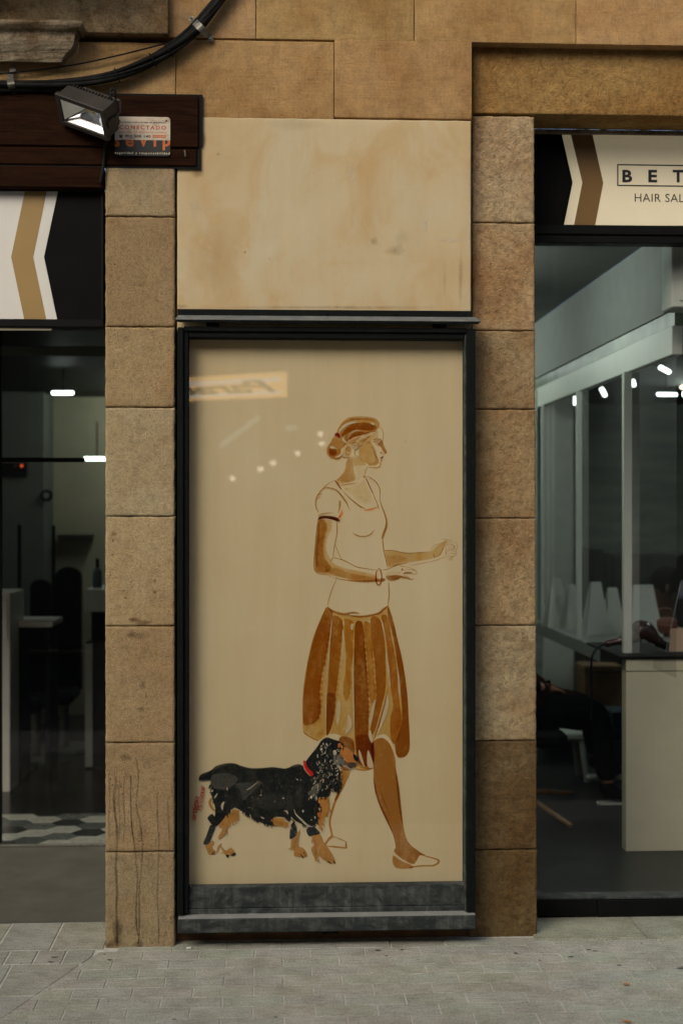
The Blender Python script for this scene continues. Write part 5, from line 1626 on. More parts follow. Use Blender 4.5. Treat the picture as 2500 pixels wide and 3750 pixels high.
# brown bag and other things behind the counter
M['leather'] = plain('reddish brown leather', (.12, .035, .018), .5, var=.2)
q = G(2425, 2330, .985)
bag = thing('handbag', 'reddish brown leather bag on the desk behind the hair dryer', 'bag', (q.x, q.y, .985))
bx('bag_body', (q.x - .06, q.x + .09, q.y - .03, q.y + .05, .985, 1.1), M['leather'], bag, .02)
mb = MB(); mb.tube(catmull([(q.x - .03, q.y, 1.09), (q.x - .02, q.y, 1.15), (q.x + .05, q.y, 1.15), (q.x + .06, q.y, 1.09)], 5), .006, 6); mb.build('bag_handle', M['leather'], bag)
M['shelf'] = plain('dark walnut cabinet', (.03, .024, .018), .5, var=.3)
for (a, b, c, d, Y, lab) in ((2138, 2010, 2208, 2330, 6.0, 'narrow dark cabinet at the back of the right salon'), (2240, 2028, 2620, 2330, 6.2, 'wide dark cabinet at the back of the right salon')):
    x0, x1, z0, z1 = rect(a, c if False else b, c, d, Y)
    k = thing('cabinet', lab, 'cabinet', ((x0 + x1) / 2, Y, .02))
    bx('carcass', (x0, x1, Y, Y + .4, .02, z1), M['shelf'], k, .004)
    for j in range(3 if c - a > 100 else 1):
        n = 3 if c - a > 100 else 1
        xx0, xx1 = x0 + (x1 - x0) * j / n + .01, x0 + (x1 - x0) * (j + 1) / n - .01
        bx('cabinet_door', (xx0, xx1, Y - .015, Y - .001, .05, z1 - .02), M['shelf'], k, .003)
M['cardboard'] = plain('brown cardboard', (.2, .12, .055), .85, var=.15)
M['bluebox'] = plain('dull blue box card', (.05, .085, .1), .7, var=.1)
for (a, b, c, d, Y, m_, lab) in ((2140, 2440, 2275, 2585, 4.6, 'cardboard', 'cardboard box on the shelf left of the white cabinet'), (2240, 2610, 2330, 2690, 4.0, 'bluebox', 'dull blue box below the cardboard box left of the white cabinet')):
    x0, x1, z0, z1 = rect(a, b, c, d, Y)
    k = thing('storage_box', lab, 'box', ((x0 + x1) / 2, Y, z0))
    bx('carton', (x0, x1, Y, Y + .3, z0, z1), M[m_], k, .004)
    bx('lid', (x0 - .006, x1 + .006, Y - .008, Y + .305, z1 - .04, z1 + .004), M[m_], k, .004)
x0, x1, z0, z1 = rect(2100, 2590, 2345, 2608, 4.0)
k = thing('shelf_unit', 'low open shelf unit carrying boxes behind the salon desk', 'shelf', ((x0 + x1) / 2, 4.2, .02))
za = P(2200, 2586, 4.6).z
bx('shelf_board', (1.6, 3.4, 4.55, 5.0, za - .03, za), M['shelf'], k, .003)
zb_ = P(2280, 2691, 4.0).z
bx('shelf_board', (1.6, 3.4, 3.96, 4.5, zb_ - .03, zb_ - .001), M['shelf'], k, .003)
for x in (1.6, 3.37):
    bx('side', (x - .03, x, 3.96, 5.0, .02, za), M['shelf'], k, .003)

# ceiling lamps seen through the partition
M['lamp'] = emitter('lit cool lamp', (.86, 1.0, .93), 5)
M['tube'] = emitter('added fill tube', (.88, 1.0, .93), 21)  # for the added salon tubes out of view only
M['filltube'] = emitter('added dim fill tube', (.9, 1.0, .9), 16)
M['warmlamp'] = emitter('lit warm lamp', (1, .85, .6), 4)
def strip(p0, p1, r, mat, label, grp='lit ceiling lamps in the salon'):
    v = (p1 - p0).normalized()
    t = thing('ceiling_lamp', label, 'lamp', tuple((p0 + p1) / 2), grp)
    mb = MB(); mb.tube([p0, p0 + v * r * .5, p1 - v * r * .5, p1], [r * .6, r, r, r * .6], 10); mb.build('tube', mat, t, smooth=True)
    m2 = (p0 + p1) / 2
    mb = MB(); mb.tube([p0 + Vector((0, .02, r)), p1 + Vector((0, .02, r))], r * .5, 6); mb.build('holder', M['dark'], t)
    mb = MB(); mb.tube([m2 + Vector((0, .03, r)), m2 + Vector((0, .04, .3))], .006, 6); mb.build('stem', M['dark'], t)
LAMPS = [((2101, 1452), (2101, 1483), 5.0, .014, 'short lit lamp in front of the first white post'), ((2199, 1420), (2216, 1452), 4.6, .016, 'tilted lit lamp seen between the two white posts'), ((2314, 1390), (2320, 1416), 3.8, .015, 'lit lamp beside the second white post'),
         ((2411, 1343), (2453, 1365), 3.5, .015, 'tilted lit lamp high up right of the second post'), ((2403, 1444), (2477, 1445), 5.2, .013, 'level lit tube lamp right of the second post')]
for a, b, Y, r, lab in LAMPS: strip(P(*a, Y), P(*b, Y), r, M['lamp'], lab)
strip(P(2489, 1418, 5.4), P(2530, 1418, 5.4), .014, M['warmlamp'], 'warm lit lamp at the right edge of the picture')

for (x, ya, yb, z, lab) in ((.98, 1.0, 2.4, 3.0, 'added unseen tube on the salon ceiling behind the right pillar near the window'), (.98, 3.4, 4.8, 3.0, 'added unseen tube on the salon ceiling behind the right pillar farther in'),
                       (1.5, 5.4, 6.6, 3.0, 'added unseen tube at the back of the salon ceiling behind the right pillar'),
                       (3.5, 1.6, 3.0, 2.78, 'added unseen tube over the right end of the salon desk'), (3.6, 5.0, 6.4, 2.78, 'added unseen tube over the back right of the salon')):
    strip(V3((x, ya, z)) if False else Vector((x, ya, z)), Vector((x, yb, z)), .03, M['tube'], lab)  # unseen tubes added to brighten the salon
# ---------------------------------------------------------------- seated customer
def skin(name, joints, edges, mat, parent, root=0, sub=2):
    me = bpy.data.meshes.new(name)
    me.from_pydata([j[0] for j in joints], edges, [])
    o = bpy.data.objects.new(name, me)
    COL.objects.link(o)
    o.modifiers.new('skin', 'SKIN')
    o.modifiers.new('sub', 'SUBSURF').levels = sub
    o.modifiers['sub'].render_levels = sub
    for i, j in enumerate(joints):
        r = j[1] if isinstance(j[1], tuple) else (j[1], j[1])
        me.skin_vertices[0].data[i].radius = r
        me.skin_vertices[0].data[i].use_root = (i == root)
    bpy.context.view_layer.update()
    dg = bpy.context.evaluated_depsgraph_get()
    m2 = bpy.data.meshes.new_from_object(o.evaluated_get(dg))
    v = [x.co.copy() for x in m2.vertices]
    f = [list(p_.vertices) for p_ in m2.polygons]
    bpy.data.objects.remove(o)
    bpy.data.meshes.remove(me); bpy.data.meshes.remove(m2)
    return mesh_obj(name, v, f, mat, parent, smooth=True)

M['skin'] = plain('skin', (.42, .22, .14), .5, var=.08)
M['blackcloth'] = plain('black cloth', (.006, .006, .0055), .9, var=.3, spec=.03)
M['darkcloth'] = plain('dark trousers', (.007, .0075, .007), .9, var=.3, spec=.03)
M['browncloth'] = plain('dark brown coat', (.022, .009, .006), .9, var=.3, spec=.03)
M['hair'] = plain('dark hair', (.02, .013, .008), .6, var=.3)
yp = 2.72
kn = P(2168, 2588, yp)
kx, kz = kn.x, kn.z
hx = kx - .46
pe = thing('person', 'seated person in dark clothes and white soled boots, mostly hidden behind the right pillar', 'person', (hx, yp, .02))
V3 = Vector
def hand_joints(base, d, up, side):
    """palm and five bent fingers growing from the wrist"""
    J, E = [(base, .026)], []
    palm = base + d * .07
    J.append((palm, (.036, .02))); E.append((0, 1))
    for k, (l, s) in enumerate(((.068, -1.5), (.078, -.5), (.072, .5), (.056, 1.5))):
        root = palm + side * (s * .019) + d * .012
        b = len(J)
        J += [(root, .0095), (root + d * l * .55 - up * .008, .0085), (root + d * l * .9 - up * .03, .0075)]
        E += [(1, b), (b, b + 1), (b + 1, b + 2)]
    tr = base + d * .03 - side * .03
    b = len(J)
    J += [(tr, .011), (tr + d * .035 - side * .018 - up * .005, .0095), (tr + d * .06 - side * .014 - up * .015, .008)]
    E += [(0, b), (b, b + 1), (b + 1, b + 2)]
    return J, E
pel = V3((hx, yp, kz - .02))
J = [(pel, (.15, .13)), (pel + V3((-.03, 0, .2)), (.13, .105)), (pel + V3((-.08, 0, .40)), (.155, .11)), (pel + V3((-.1, 0, .53)), .055), (pel + V3((-.09, 0, .61)), .05),
     (pel + V3((-.07, 0, .70)), (.085, .075)), (pel + V3((-.06, 0, .78)), (.08, .075))]
E = [(0, 1), (1, 2), (2, 3), (3, 4), (4, 5), (5, 6)]
def add(j, to):
    J.append(j); E.append((to, len(J) - 1)); return len(J) - 1
feet = []
for s, ax_, az_, ty in ((-1, P(2225, 2880, yp - .1).x, .10, -.1), (1, P(2188, 2772, yp + .12).x, .22, .12)):
    h = add((pel + V3((.06, s * .1, -.01)), .095), 0)
    mid = add((V3((hx + .25, yp + s * .11, kz + .0)), .082), h)
    k_ = add((V3((kx, yp + s * .11, kz)), .062), mid)
    cf = add((V3((kx + (ax_ - kx) * .45, yp + s * .11, (kz + az_) / 2 + .04)), .056), k_)
    an = add((V3((ax_, yp + s * .11, az_)), .038), cf)
    add((V3((ax_ + .13, yp + s * .11, az_ - .055)), .034), an)
    feet.append(V3((ax_, yp + s * .11, az_)))
hands = []
for s in (-1, 1):
    sh = add((pel + V3((-.07, s * .17, .46)), .06), 2)
    el = add((pel + V3((-.06, s * .24, .2)), .043), sh)
    wr_ = add((pel + V3((.14, s * .14, .15)), .03), el)
    hands.append((pel + V3((.14, s * .14, .15)), s))
skin('body', J, E, M['skin'], pe)
for (bpt, s) in hands:
    d = V3((.9, -s * .35, -.12)).normalized(); up = V3((0, 0, 1)); side = d.cross(up).normalized() * (-s)
    HJ, HE = hand_joints(bpt, d, up, side)
    skin('hand', HJ, HE, M['skin'], pe, 0, 1)
# clothes
T, TE = [(pel, (.17, .15))], []
for s, f_ in ((-1, feet[0]), (1, feet[1])):
    b = len(T)
    T += [(V3((hx + .1, yp + s * .1, kz + .01)), .125), (V3((hx + .27, yp + s * .11, kz)), .115), (V3((kx, yp + s * .11, kz)), .088), (V3((kx + (f_.x - kx) * .45, yp + s * .11, (kz + f_.z) / 2 + .04)), .078), (f_ + V3((-.005, 0, .04)), .062)]
    TE += [(0, b), (b, b + 1), (b + 1, b + 2), (b + 2, b + 3), (b + 3, b + 4)]
skin('trousers', T, TE, M['darkcloth'], pe)
T = [(pel + V3((.0, 0, .02)), (.2, .17)), (pel + V3((-.03, 0, .22)), (.16, .13)), (pel + V3((-.08, 0, .42)), (.185, .135)), (pel + V3((-.1, 0, .5)), .075)]
TE = [(0, 1), (1, 2), (2, 3)]
for s in (-1, 1):
    b = len(T)
    T += [(pel + V3((-.07, s * .175, .46)), .078), (pel + V3((-.06, s * .245, .2)), .062), (pel + V3((.115, s * .155, .155)), .046)]
    TE += [(2, b), (b, b + 1), (b + 1, b + 2)]
T += [(pel + V3((.2, -.06, .03)), .13), (pel + V3((.36, -.07, .0)), .125), (pel + V3((.455, -.08, -.04)), .1)]
b = len(T) - 3
TE += [(0, b), (b, b + 1), (b + 1, b + 2)]
skin('coat', T, TE, M['browncloth'], pe)
mb = MB()
hc = pel + V3((-.075, 0, .755))
for u in range(9):
    for v_ in range(12):
        th, ph = math.pi * u / 8 * .62, 2 * math.pi * v_ / 12
        mb.v.append(hc + V3((-.01 + .105 * math.sin(th) * math.cos(ph) - .02, .095 * math.sin(th) * math.sin(ph), .12 * math.cos(th))))
for u in range(8):
    for v_ in range(12):
        mb.f.append([u * 12 + v_, u * 12 + (v_ + 1) % 12, (u + 1) * 12 + (v_ + 1) % 12, (u + 1) * 12 + v_])
mb.build('hair', M['hair'], pe, smooth=True)
# face: eyes, brows, nose, mouth, ears
fc = pel + V3((.015, 0, .735))
for s in (-1, 1):
    mesh_obj('eye', *tube([fc + V3((-.012, s * .033, .012)), fc + V3((.0, s * .032, .012))], [.012, .007], 8), M['dark'], pe, smooth=True)
mb = MB(); mb.add(*tube([fc + V3((-.012, 0, .02)), fc + V3((.008, 0, -.012)), fc + V3((.004, 0, -.024))], [.008, .013, .01], 8)); mb.build('nose', M['skin'], pe, smooth=True)
mb = MB(); mb.add(*tube([fc + V3((-.012, -.022, -.05)), fc + V3((-.003, 0, -.05)), fc + V3((-.012, .022, -.05))], .006, 6)); mb.build('mouth', M['leather'], pe, smooth=True)
for s in (-1, 1):
    mesh_obj('ear', *tube([hc + V3((-.005, s * .082, -.045)), hc + V3((-.01, s * .092, -.02)), hc + V3((-.012, s * .086, .008))], [.008, .014, .01], 8), M['skin'], pe, smooth=True)
for f_ in feet:
    b_ = skin('boot', [(f_ + V3((-.02, 0, .06)), .062), (f_ + V3((-.012, 0, -.01)), (.058, .055)), (f_ + V3((.07, 0, -.035)), (.05, .042)), (f_ + V3((.15, 0, -.05)), (.045, .032))], [(0, 1), (1, 2), (2, 3)], M['blackcloth'], pe, 0, 2)
    bx('sole', (f_.x - .07, f_.x + .195, f_.y - .045, f_.y + .045, f_.z - .098, f_.z - .072), M['frame'], b_, .01)

# salon chair under the person: padded seat, back, post and wooden star foot
ch = thing('salon_chair', 'black salon chair with a wooden star foot under the seated person', 'chair', (hx - .02, yp, .02))
M['pad'] = plain('black leatherette', (.008, .008, .0075), .5, var=.2, spec=.1)
M['palewood'] = plain('pale varnished wood', (.32, .19, .09), .4, var=.15)
bx('seat', (hx - .24, hx + .26, yp - .26, yp + .26, kz - .21, kz - .11), M['pad'], ch, .03)
bx('backrest', (hx - .32, hx - .23, yp - .25, yp + .25, kz - .08, kz + .4), M['pad'], ch, .03)
mb = MB(); mb.cyl(V3((hx, yp, .08)), V3((hx, yp, kz - .2)), .03, seg=14); mb.build('post', M['steel'], ch, smooth=True)
tip = G(2088, 3020, .05)
ang0 = math.atan2(tip.y - yp, tip.x - hx)
for k in range(4):
    l = math.hypot(tip.x - hx, tip.y - yp) if k == 0 else .36
    a = ang0 + k * math.pi / 2
    e = V3((hx + l * math.cos(a), yp + l * math.sin(a), .045))
    mb = MB(); mb.tube([V3((hx, yp, .085)), e], [.022, .014], 8); mb.build('foot', M['palewood'], ch, smooth=True)
st = thing('stool', 'low white plastic stool beside the legs of the seated person', 'stool', (P(2030, 2740, 3.4).x, 3.4, .02))
sx = P(2035, 2740, 3.4).x
zt_ = P(2030, 2672, 3.4).z
bx('seat', (sx - .17, sx + .17, 3.25, 3.55, zt_ - .05, zt_), M['frame'], st, .012)
for a in (-.14, .14):
    for b in (3.28, 3.52):
        mb = MB(); mb.tube([V3((sx + a, b, zt_ - .05)), V3((sx + a * 1.25, b, .02))], .02, 8); mb.build('leg', M['frame'], st)

# ================================================================== LEFT SHOP
XR = P(383, 2000, .3).x + .02
o = bx('left_shop_ceiling', (-4.4, XR, .16, 7.6, 2.75, 2.85), M['dark'], bev=0); tag(o, kind='structure')
o = bx('left_shop_wall', (XR, XR + .06, .345, 7.6, 0, 2.9), M['darkroom'], bev=0); tag(o, 'dark side wall of the left entrance behind the pillar', 'wall')
M['leftback'] = plain('olive grey wall', (.4, .375, .26), .85, var=.12, scale=2)
M['leftdark'] = plain('dark green grey wall', (.11, .12, .1), .85, var=.15, scale=2)
xs_ = P(196, 1800, 6.6).x
o = bx('left_shop_wall', (xs_, XR, 6.6, 6.7, 0, 2.9), M['leftback'], bev=0); tag(o, 'olive grey back wall of the left shop', 'wall')
o = bx('left_shop_wall', (-4.4, xs_ - .002, 6.1, 6.2, 0, 2.9), M['leftdark'], bev=0); tag(o, 'dark green grey wall at the back left of the left shop', 'wall')
o = bx('left_shop_wall', (xs_ - .03, xs_ - .002, 6.205, 6.7, 0, 2.9), M['leftdark'], bev=0); tag(o, 'short dark return wall at the back of the left shop', 'wall')
o = bx('left_shop_wall', (-4.5, -4.4, .3, 7.6, 0, 2.9), M['leftdark'], bev=0); tag(o, 'dark far left wall of the left shop', 'wall')
o = bx('left_shop_floor', (-4.4, XR, ye2 + .002, 7.6, -.02, .006), M['darkfloor'], bev=0); tag(o, kind='structure')
yd = ye1 + .03
ld_ = thing('glass_door', 'dark framed glass front of the left shop set back behind the pillar', 'glass door', (-1.6, yd, 0))
zc = 2.748
quadmesh('glass_pane', [(-4.3, yd, .02), (XR, yd, .02), (XR, yd, zc), (-4.3, yd, zc)], M['clear'], ld_)
x0, x1, z0, z1 = rect(-300, 1676, 312, 1692, yd - .02)
bx('push_rail', (x0, x1, yd - .04, yd - .01, z0, z1), M['dark'], ld_, .004)
x0, x1, z0, z1 = rect(-2, 1440, 8, 3090, yd - .02)
bx('door_stile', (x0, x1, yd - .03, yd - .005, .02, zc - .01), M['dark'], ld_, .002)
zr = P(200, 1300, yd).z
bx('top_rail', (-4.3, XR, yd - .03, yd - .005, P(200, 1305, yd).z, P(200, 1270, yd).z), M['leftdark'], ld_, .002)

strip(P(190, 1439, 4.2), P(271, 1439, 4.2), .014, M['lamp'], 'lit ceiling tube in the left shop', 'lit tubes in the left shop')
strip(P(308, 1680, 5.8), P(400, 1680, 5.8), .014, M['lamp'], 'lit tube on the back wall of the left shop beside the pillar', 'lit tubes in the left shop')
for (x, ya, yb, lab) in ((-1.12, 5.0, 6.4, 'added ceiling tube hidden behind the left pillar'), (-3.3, 3.0, 4.6, 'added unseen ceiling tube beyond the left edge of the picture')):
    strip(Vector((x, ya, 2.66)), Vector((x, yb, 2.66)), .022, M['filltube'], lab, 'lit tubes in the left shop')  # out-of-view tubes added as fill light for the left shop
M['led'] = emitter('red indicator', (1, .12, .03), .6)
k = thing('control_box', 'small dark control panel with red indicator lights in the left shop', 'panel', tuple(P(70, 1705, 6.08)))
x0, x1, z0, z1 = rect(10, 1695, 100, 1745, 6.08)
bx('casing', (x0, x1, 6.06, 6.098, z0, z1), M['dark'], k, .004)
for a in (57, 81):
    q = P(a, 1706, 6.055); mb = MB(); mb.cyl(q, q + V3((0, -.01, 0)), .011, seg=10); mb.build('indicator', M['led'] if a > 60 else M['leather'], k)
def furn(name, label, cat, pxr, Y0_, dep, mat, floor=True, legs=True):
    x0, x1, z0, z1 = rect(*pxr, Y0_)
    k = thing(name, label, cat, ((x0 + x1) / 2, Y0_, .006 if floor else z0))
    return k, x0, x1, z0, z1
k, x0, x1, z0, z1 = furn('counter', 'white counter front hanging beside the left pillar in the left shop', 'counter', (313, 2158, 520, 2240), 4.4, .6, 'white')
bx('front', (x0, x1, 4.4, 4.43, z0, z1), M['white'], k, .004)
bx('top', (x0, x1, 4.431, 5.0, z1 - .04, z1), M['white'], k, .004)
bx('base', (x0 + .03, x1, 4.5, 4.96, .006, z1 - .041), M['dark'], k, .004)
k, x0, x1, z0, z1 = furn('drawer_unit', 'low pale drawer unit under the white counter beside the left pillar', 'drawers', (313, 2352, 420, 2397), 4.0, .3, 'white')
bx('drawer_body', (x0, x1, 4.0, 4.3, .006, z1), M['darkfloor'], k, .004)
bx('drawer_front', (x0, x0 + .05, 3.98, 3.998, .02, z1 - .01), M['frame'], k, .003)
k, x0, x1, z0, z1 = furn('cabinet', 'tall white cabinet at the left edge of the left shop', 'cabinet', (-200, 2172, 38, 2400), 3.2, .5, 'white')
bx('carcass', (x0, x1, 3.2, 3.7, .006, z1), M['white'], k, .004)
bx('cabinet_door', (x0 + .01, x1 - .012, 3.183, 3.199, z0 + .1, z1 - .05), M['white'], k, .003)
k, x0, x1, z0, z1 = furn('bench', 'low white bench beside the white cabinet in the left shop', 'bench', (46, 2276, 193, 2309), 3.5, .4, 'white')
bx('seat', (x0, x1, 3.5, 3.95, z0 + .02, z1), M['white'], k, .006)
for a in (x0 + .02, x1 - .05):
    bx('leg', (a, a + .03, 3.52, 3.9, .006, z0 + .019), M['dark'], k, .003)
def armchair(px, py0, py1, wpx, Y, label):
    x0, x1, z0, z1 = rect(px - wpx / 2, py0, px + wpx / 2, py1, Y)
    k = thing('armchair', label, 'chair', ((x0 + x1) / 2, Y, .006), 'dark chairs in the left shop')
    c = (x0 + x1) / 2
    h = z1
    wd = (x1 - x0) / 2
    pts = []
    for q in range(13):
        a = math.pi * q / 12
        pts.append((c + wd * math.cos(a), h - wd * .8 + wd * .8 * math.sin(a)))
    mesh_obj('backrest', *prism([(c + wd, .42)] + pts + [(c - wd, .42)], Y, Y + .08), M['pad'], k)
    bx('seat', (c - wd, c + wd, Y - .45, Y - .002, .36, .46), M['pad'], k, .03)
    mb = MB(); mb.cyl(V3((c, Y - .2, .03)), V3((c, Y - .2, .36)), .035, seg=12); mb.build('post', M['steel'], k)
    mb = MB(); mb.cyl(V3((c, Y - .2, .006)), V3((c, Y - .2, .03)), .24, .22, seg=20); mb.build('base', M['steel'], k)
armchair(250, 2076, 2240, 95, 5.0, 'dark chair with a rounded back in the middle of the left shop')
armchair(150, 2122, 2240, 78, 4.6, 'dark low chair left of the rounded chair in the left shop')
for (a, b, c, d, Y, lab) in ((65, 1922, 78, 2230, 4.0, 'left'), (191, 1924, 203, 2110, 4.9, 'right')):
    x0, x1, z0, z1 = rect(a, b, c, d, Y)
    k = thing('mirror_stand', 'slim dark upright mirror stand ' + ('near the white cabinet' if lab == 'left' else 'behind the dark chairs') + ' in the left shop', 'stand', ((x0 + x1) / 2, Y, .006), 'slim stands in the left shop')
    bx('upright', (x0, x1, Y, Y + .02, .03, z1), M['dark'], k, .003)
    bx('foot', (x0 - .1, x1 + .1, Y - .1, Y + .12, .006, .0295), M['dark'], k, .003)
M['bluecap'] = plain('blue green plastic', (.07, .11, .12), .4, var=.1)
q = P(357, 2158, 4.6)
k = thing('bottle', 'blue green bottle with a dark cap on the white counter beside the left pillar', 'bottle', (q.x, 4.6, q.z))
zb0 = P(357, 2158, 4.43).z
zb1, zb2 = P(357, 2078, 4.6).z, P(357, 2045, 4.6).z
mb = MB(); mb.tube([V3((q.x, 4.6, zb0)), V3((q.x, 4.6, zb0 + .01)), V3((q.x, 4.6, zb1 - .03)), V3((q.x, 4.6, zb1))], [.03, .034, .032, .012], 14); mb.build('bottle_body', M['bluecap'], k, smooth=True)
mb = MB(); mb.cyl(V3((q.x, 4.6, zb1)), V3((q.x, 4.6, zb2)), .013, seg=12); mb.build('cap', M['dark'], k, smooth=True)
q = P(172, 1815, 6.08)
k = thing('wall_clock', 'small round dark clock on the back wall of the left shop', 'clock', tuple(q))
mb = MB(); mb.cyl(V3((q.x, 6.098, q.z)), V3((q.x, 6.06, q.z)), .05, seg=24); mb.build('clock_case', M['dark'], k)
mb = MB(); mb.cyl(V3((q.x, 6.0595, q.z)), V3((q.x, 6.055, q.z)), .026, seg=24); mb.build('clock_face', M['salongrey'], k)
x0, x1, z0, z1 = rect(215, 1958, 340, 1970, 6.5)
o = bx('wall_shelf', (x0, x1, 6.42, 6.598, z0, z1), M['shelf'], bev=.003); tag(o, 'thin dark shelf on the olive back wall of the left shop', 'shelf')

# ================================================================== SMALL THINGS ON THE PAVEMENT
M['leafc'] = plain('dry orange leaf', (.42, .17, .04), .7, var=.25, scale=60)
def leaf(px, py, l, rot, label, curl=.35):
    c = G(px, py, .004)
    n = 7
    V, Fc = [], []
    for i in range(n):
        t = i / (n - 1)
        wv = math.sin(math.pi * min(1, t * 1.05)) * l * .26 + .0008
        zz = .002 + curl * l * (t - .5) ** 2 + .003
        for s in (-1, 0, 1):
            x, y = (t - .5) * l, s * wv
            V.append((c.x + x * math.cos(rot) - y * math.sin(rot), c.y + x * math.sin(rot) + y * math.cos(rot), zz + abs(s) * wv * .35))
    for i in range(n - 1):
        for j in range(2):
            Fc.append([i * 3 + j, i * 3 + j + 1, i * 3 + j + 4, i * 3 + j + 3])
    o = mesh_obj('leaf', V, Fc, M['leafc'])
    tag(o, label, 'leaf', 'dry leaves on the pavement')
leaf(2292, 3607, .034, .1, 'small orange leaf lying on the pavers in front of the salon window')
leaf(2294, 3744, .036, -.6, 'curled orange leaf at the bottom right edge of the picture')
leaf(1918, 3440, .012, .5, 'tiny brown leaf fragment at the foot of the right pillar')
q = G(690, 3478, 0)
o = mesh_obj('cigarette_end', *tube([(q.x - .008, q.y, .006), (q.x + .01, q.y + .003, .006)], .005, 8), M['white']); tag(o, 'white scrap of litter on the ground below the left corner of the case', 'litter')
rnd = random.Random(4)
M['gum'] = plain('trodden dark gum', (.07, .068, .06), .9, var=.2)
mb = MB()
for _ in range(34):
    x, y = rnd.uniform(-1.7, 1.7), rnd.choice([rnd.uniform(-1.0, -.05), rnd.uniform(-.2, -.03)])
    r_ = rnd.choice([.003, .004, .006, .009])
    k0 = len(mb.v)
    n = 9
    mb.v.append((x, y, .0036))
    for k in range(n):
        rr_ = r_ * rnd.uniform(.6, 1.2)
        mb.v.append((x + rr_ * 1.5 * math.cos(6.283 * k / n), y + rr_ * math.sin(6.283 * k / n), .0016))
    for k in range(n): mb.f.append([k0, k0 + 1 + k, k0 + 1 + (k + 1) % n])
o = mb.build('gum_spots', M['gum']); tag(o, 'dark trodden gum spots and crumbs scattered over the pavers', 'litter', kind='stuff')

# water streaks, rust and dirt on the pillars: thin stains that follow the stone
def stain_part(parent, name, Y, amp, sc, items):
    V, Fc, C = [], [], []
    for kind, pts, w_, col, a, seed in items:
        if kind == 'line':
            q = catmull([(x, y, w_) for x, y in pts], 10)
            n0 = len(V)
            for i, (x, y, ww) in enumerate(q):
                jit = 1.6 * noise.noise(Vector((y * .06, x * .01, 3)))
                wv = ww * (1 + .5 * noise.noise(Vector((y * .03, x, 1))))
                for d, al in ((-wv, 0), (-wv * .3, a), (wv * .3, a), (wv, 0)):
                    p_ = P(x + d + jit, y, Y)
                    V.append((p_.x, Y - disp(p_.x, p_.z, amp, sc, seed(y)) - .0007, p_.z)); C.append((*col, al * (.7 + .6 * abs(noise.noise(Vector((y * .05, x, 7)))))))
            for i in range(len(q) - 1):
                for j in range(3): Fc.append([n0 + i * 4 + j, n0 + i * 4 + j + 1, n0 + i * 4 + j + 5, n0 + i * 4 + j + 4])
        else:
            (cx, cy), (rx, ry) = pts
            n0 = len(V)
            R_, A_ = 6, 16
            for i in range(R_ + 1):
                for k in range(A_):
                    an = 2 * math.pi * k / A_
                    wob = 1 + .45 * noise.noise(Vector((math.cos(an) * 1.7 + cx, math.sin(an) * 1.7, cy)))
                    t = i / R_
                    p_ = P(cx + rx * t * wob * math.cos(an), cy + ry * t * wob * math.sin(an), Y)
                    V.append((p_.x, Y - disp(p_.x, p_.z, amp, sc, seed(cy)) - .0009, p_.z)); C.append((*col, a * (1 - t) ** .8))
            for i in range(R_):
                for k in range(A_): Fc.append([n0 + i * A_ + k, n0 + i * A_ + (k + 1) % A_, n0 + (i + 1) * A_ + (k + 1) % A_, n0 + (i + 1) * A_ + k])
    o = mesh_obj(name, V, Fc, M['stain'], parent, cols=C)
    o['kind'] = 'stuff'
    return o
M['stain'] = paint_mat('water and rust stain', .5, 260)
def lseed(y):
    for i in range(8):
        if y < LJ[i + 1]: return 100 + i
    return 107
WET, RUST = (.075, .05, .03), (.13, .05, .02)
def spx(x, y): return x * 900 / 1568, 2600 + y * 900 / 1568
it = []
for pts, w_, a in (([(740, 420), (730, 600), (745, 740), (748, 860), (740, 1000), (748, 1150), (742, 1300), (748, 1400), (750, 1500)], 4.5, .7), ([(868, 300), (885, 430), (870, 600), (895, 720), (908, 860), (905, 1000), (890, 1150), (890, 1350), (885, 1490)], 3.2, .6),
                   ([(836, 420), (836, 600), (842, 740), (858, 860), (870, 980), (878, 1100), (868, 1300), (880, 1440)], 3.2, .65), ([(1003, 530), (1005, 700), (1015, 850), (1010, 1000), (1005, 1200), (1012, 1350), (1015, 1490)], 2.8, .5), ([(1068, 560), (1078, 760), (1085, 900)], 2.4, .5),
                   ([(795, 420), (790, 560), (797, 720), (785, 850)], 2.4, .5), ([(765, 430), (760, 560), (765, 700), (760, 830)], 2.2, .45), ([(695, 400), (700, 560), (695, 700), (700, 830)], 2.4, .4), ([(1100, 500), (1106, 590)], 2, .4)):
    it.append(('line', [spx(*q) for q in pts], w_ * 1.25, WET, a * .8, lseed))
def s2(x, y): return x * 700 / 1497, 1600 + y * 700 / 1497
for (x, y, rx, ry, c, a) in ((1120, 1450, 45, 14, RUST, .75), (1050, 1430, 30, 12, RUST, .6), (1030, 1550, 26, 22, RUST, .55), (890, 760, 18, 14, RUST, .7), (888, 810, 6, 14, RUST, .7), (880, 925, 10, 8, RUST, .6), (1213, 1215, 14, 12, RUST, .7), (1215, 1125, 8, 12, RUST, .6), (985, 1260, 10, 8, RUST, .7), (970, 1205, 8, 6, RUST, .6), (1028, 1135, 9, 7, RUST, .6), (1100, 1010, 4, 18, RUST, .5), (1115, 1940, 18, 30, WET, .5), (1145, 2030, 4, 20, WET, .5), (1100, 2130, 20, 14, WET, .4), (1090, 1560, 60, 30, WET, .25)):
    px_, py_ = s2(x, y)
    it.append(('blob', ((px_, py_), (rx * .75, ry * .75)), 0, c, a, lseed))
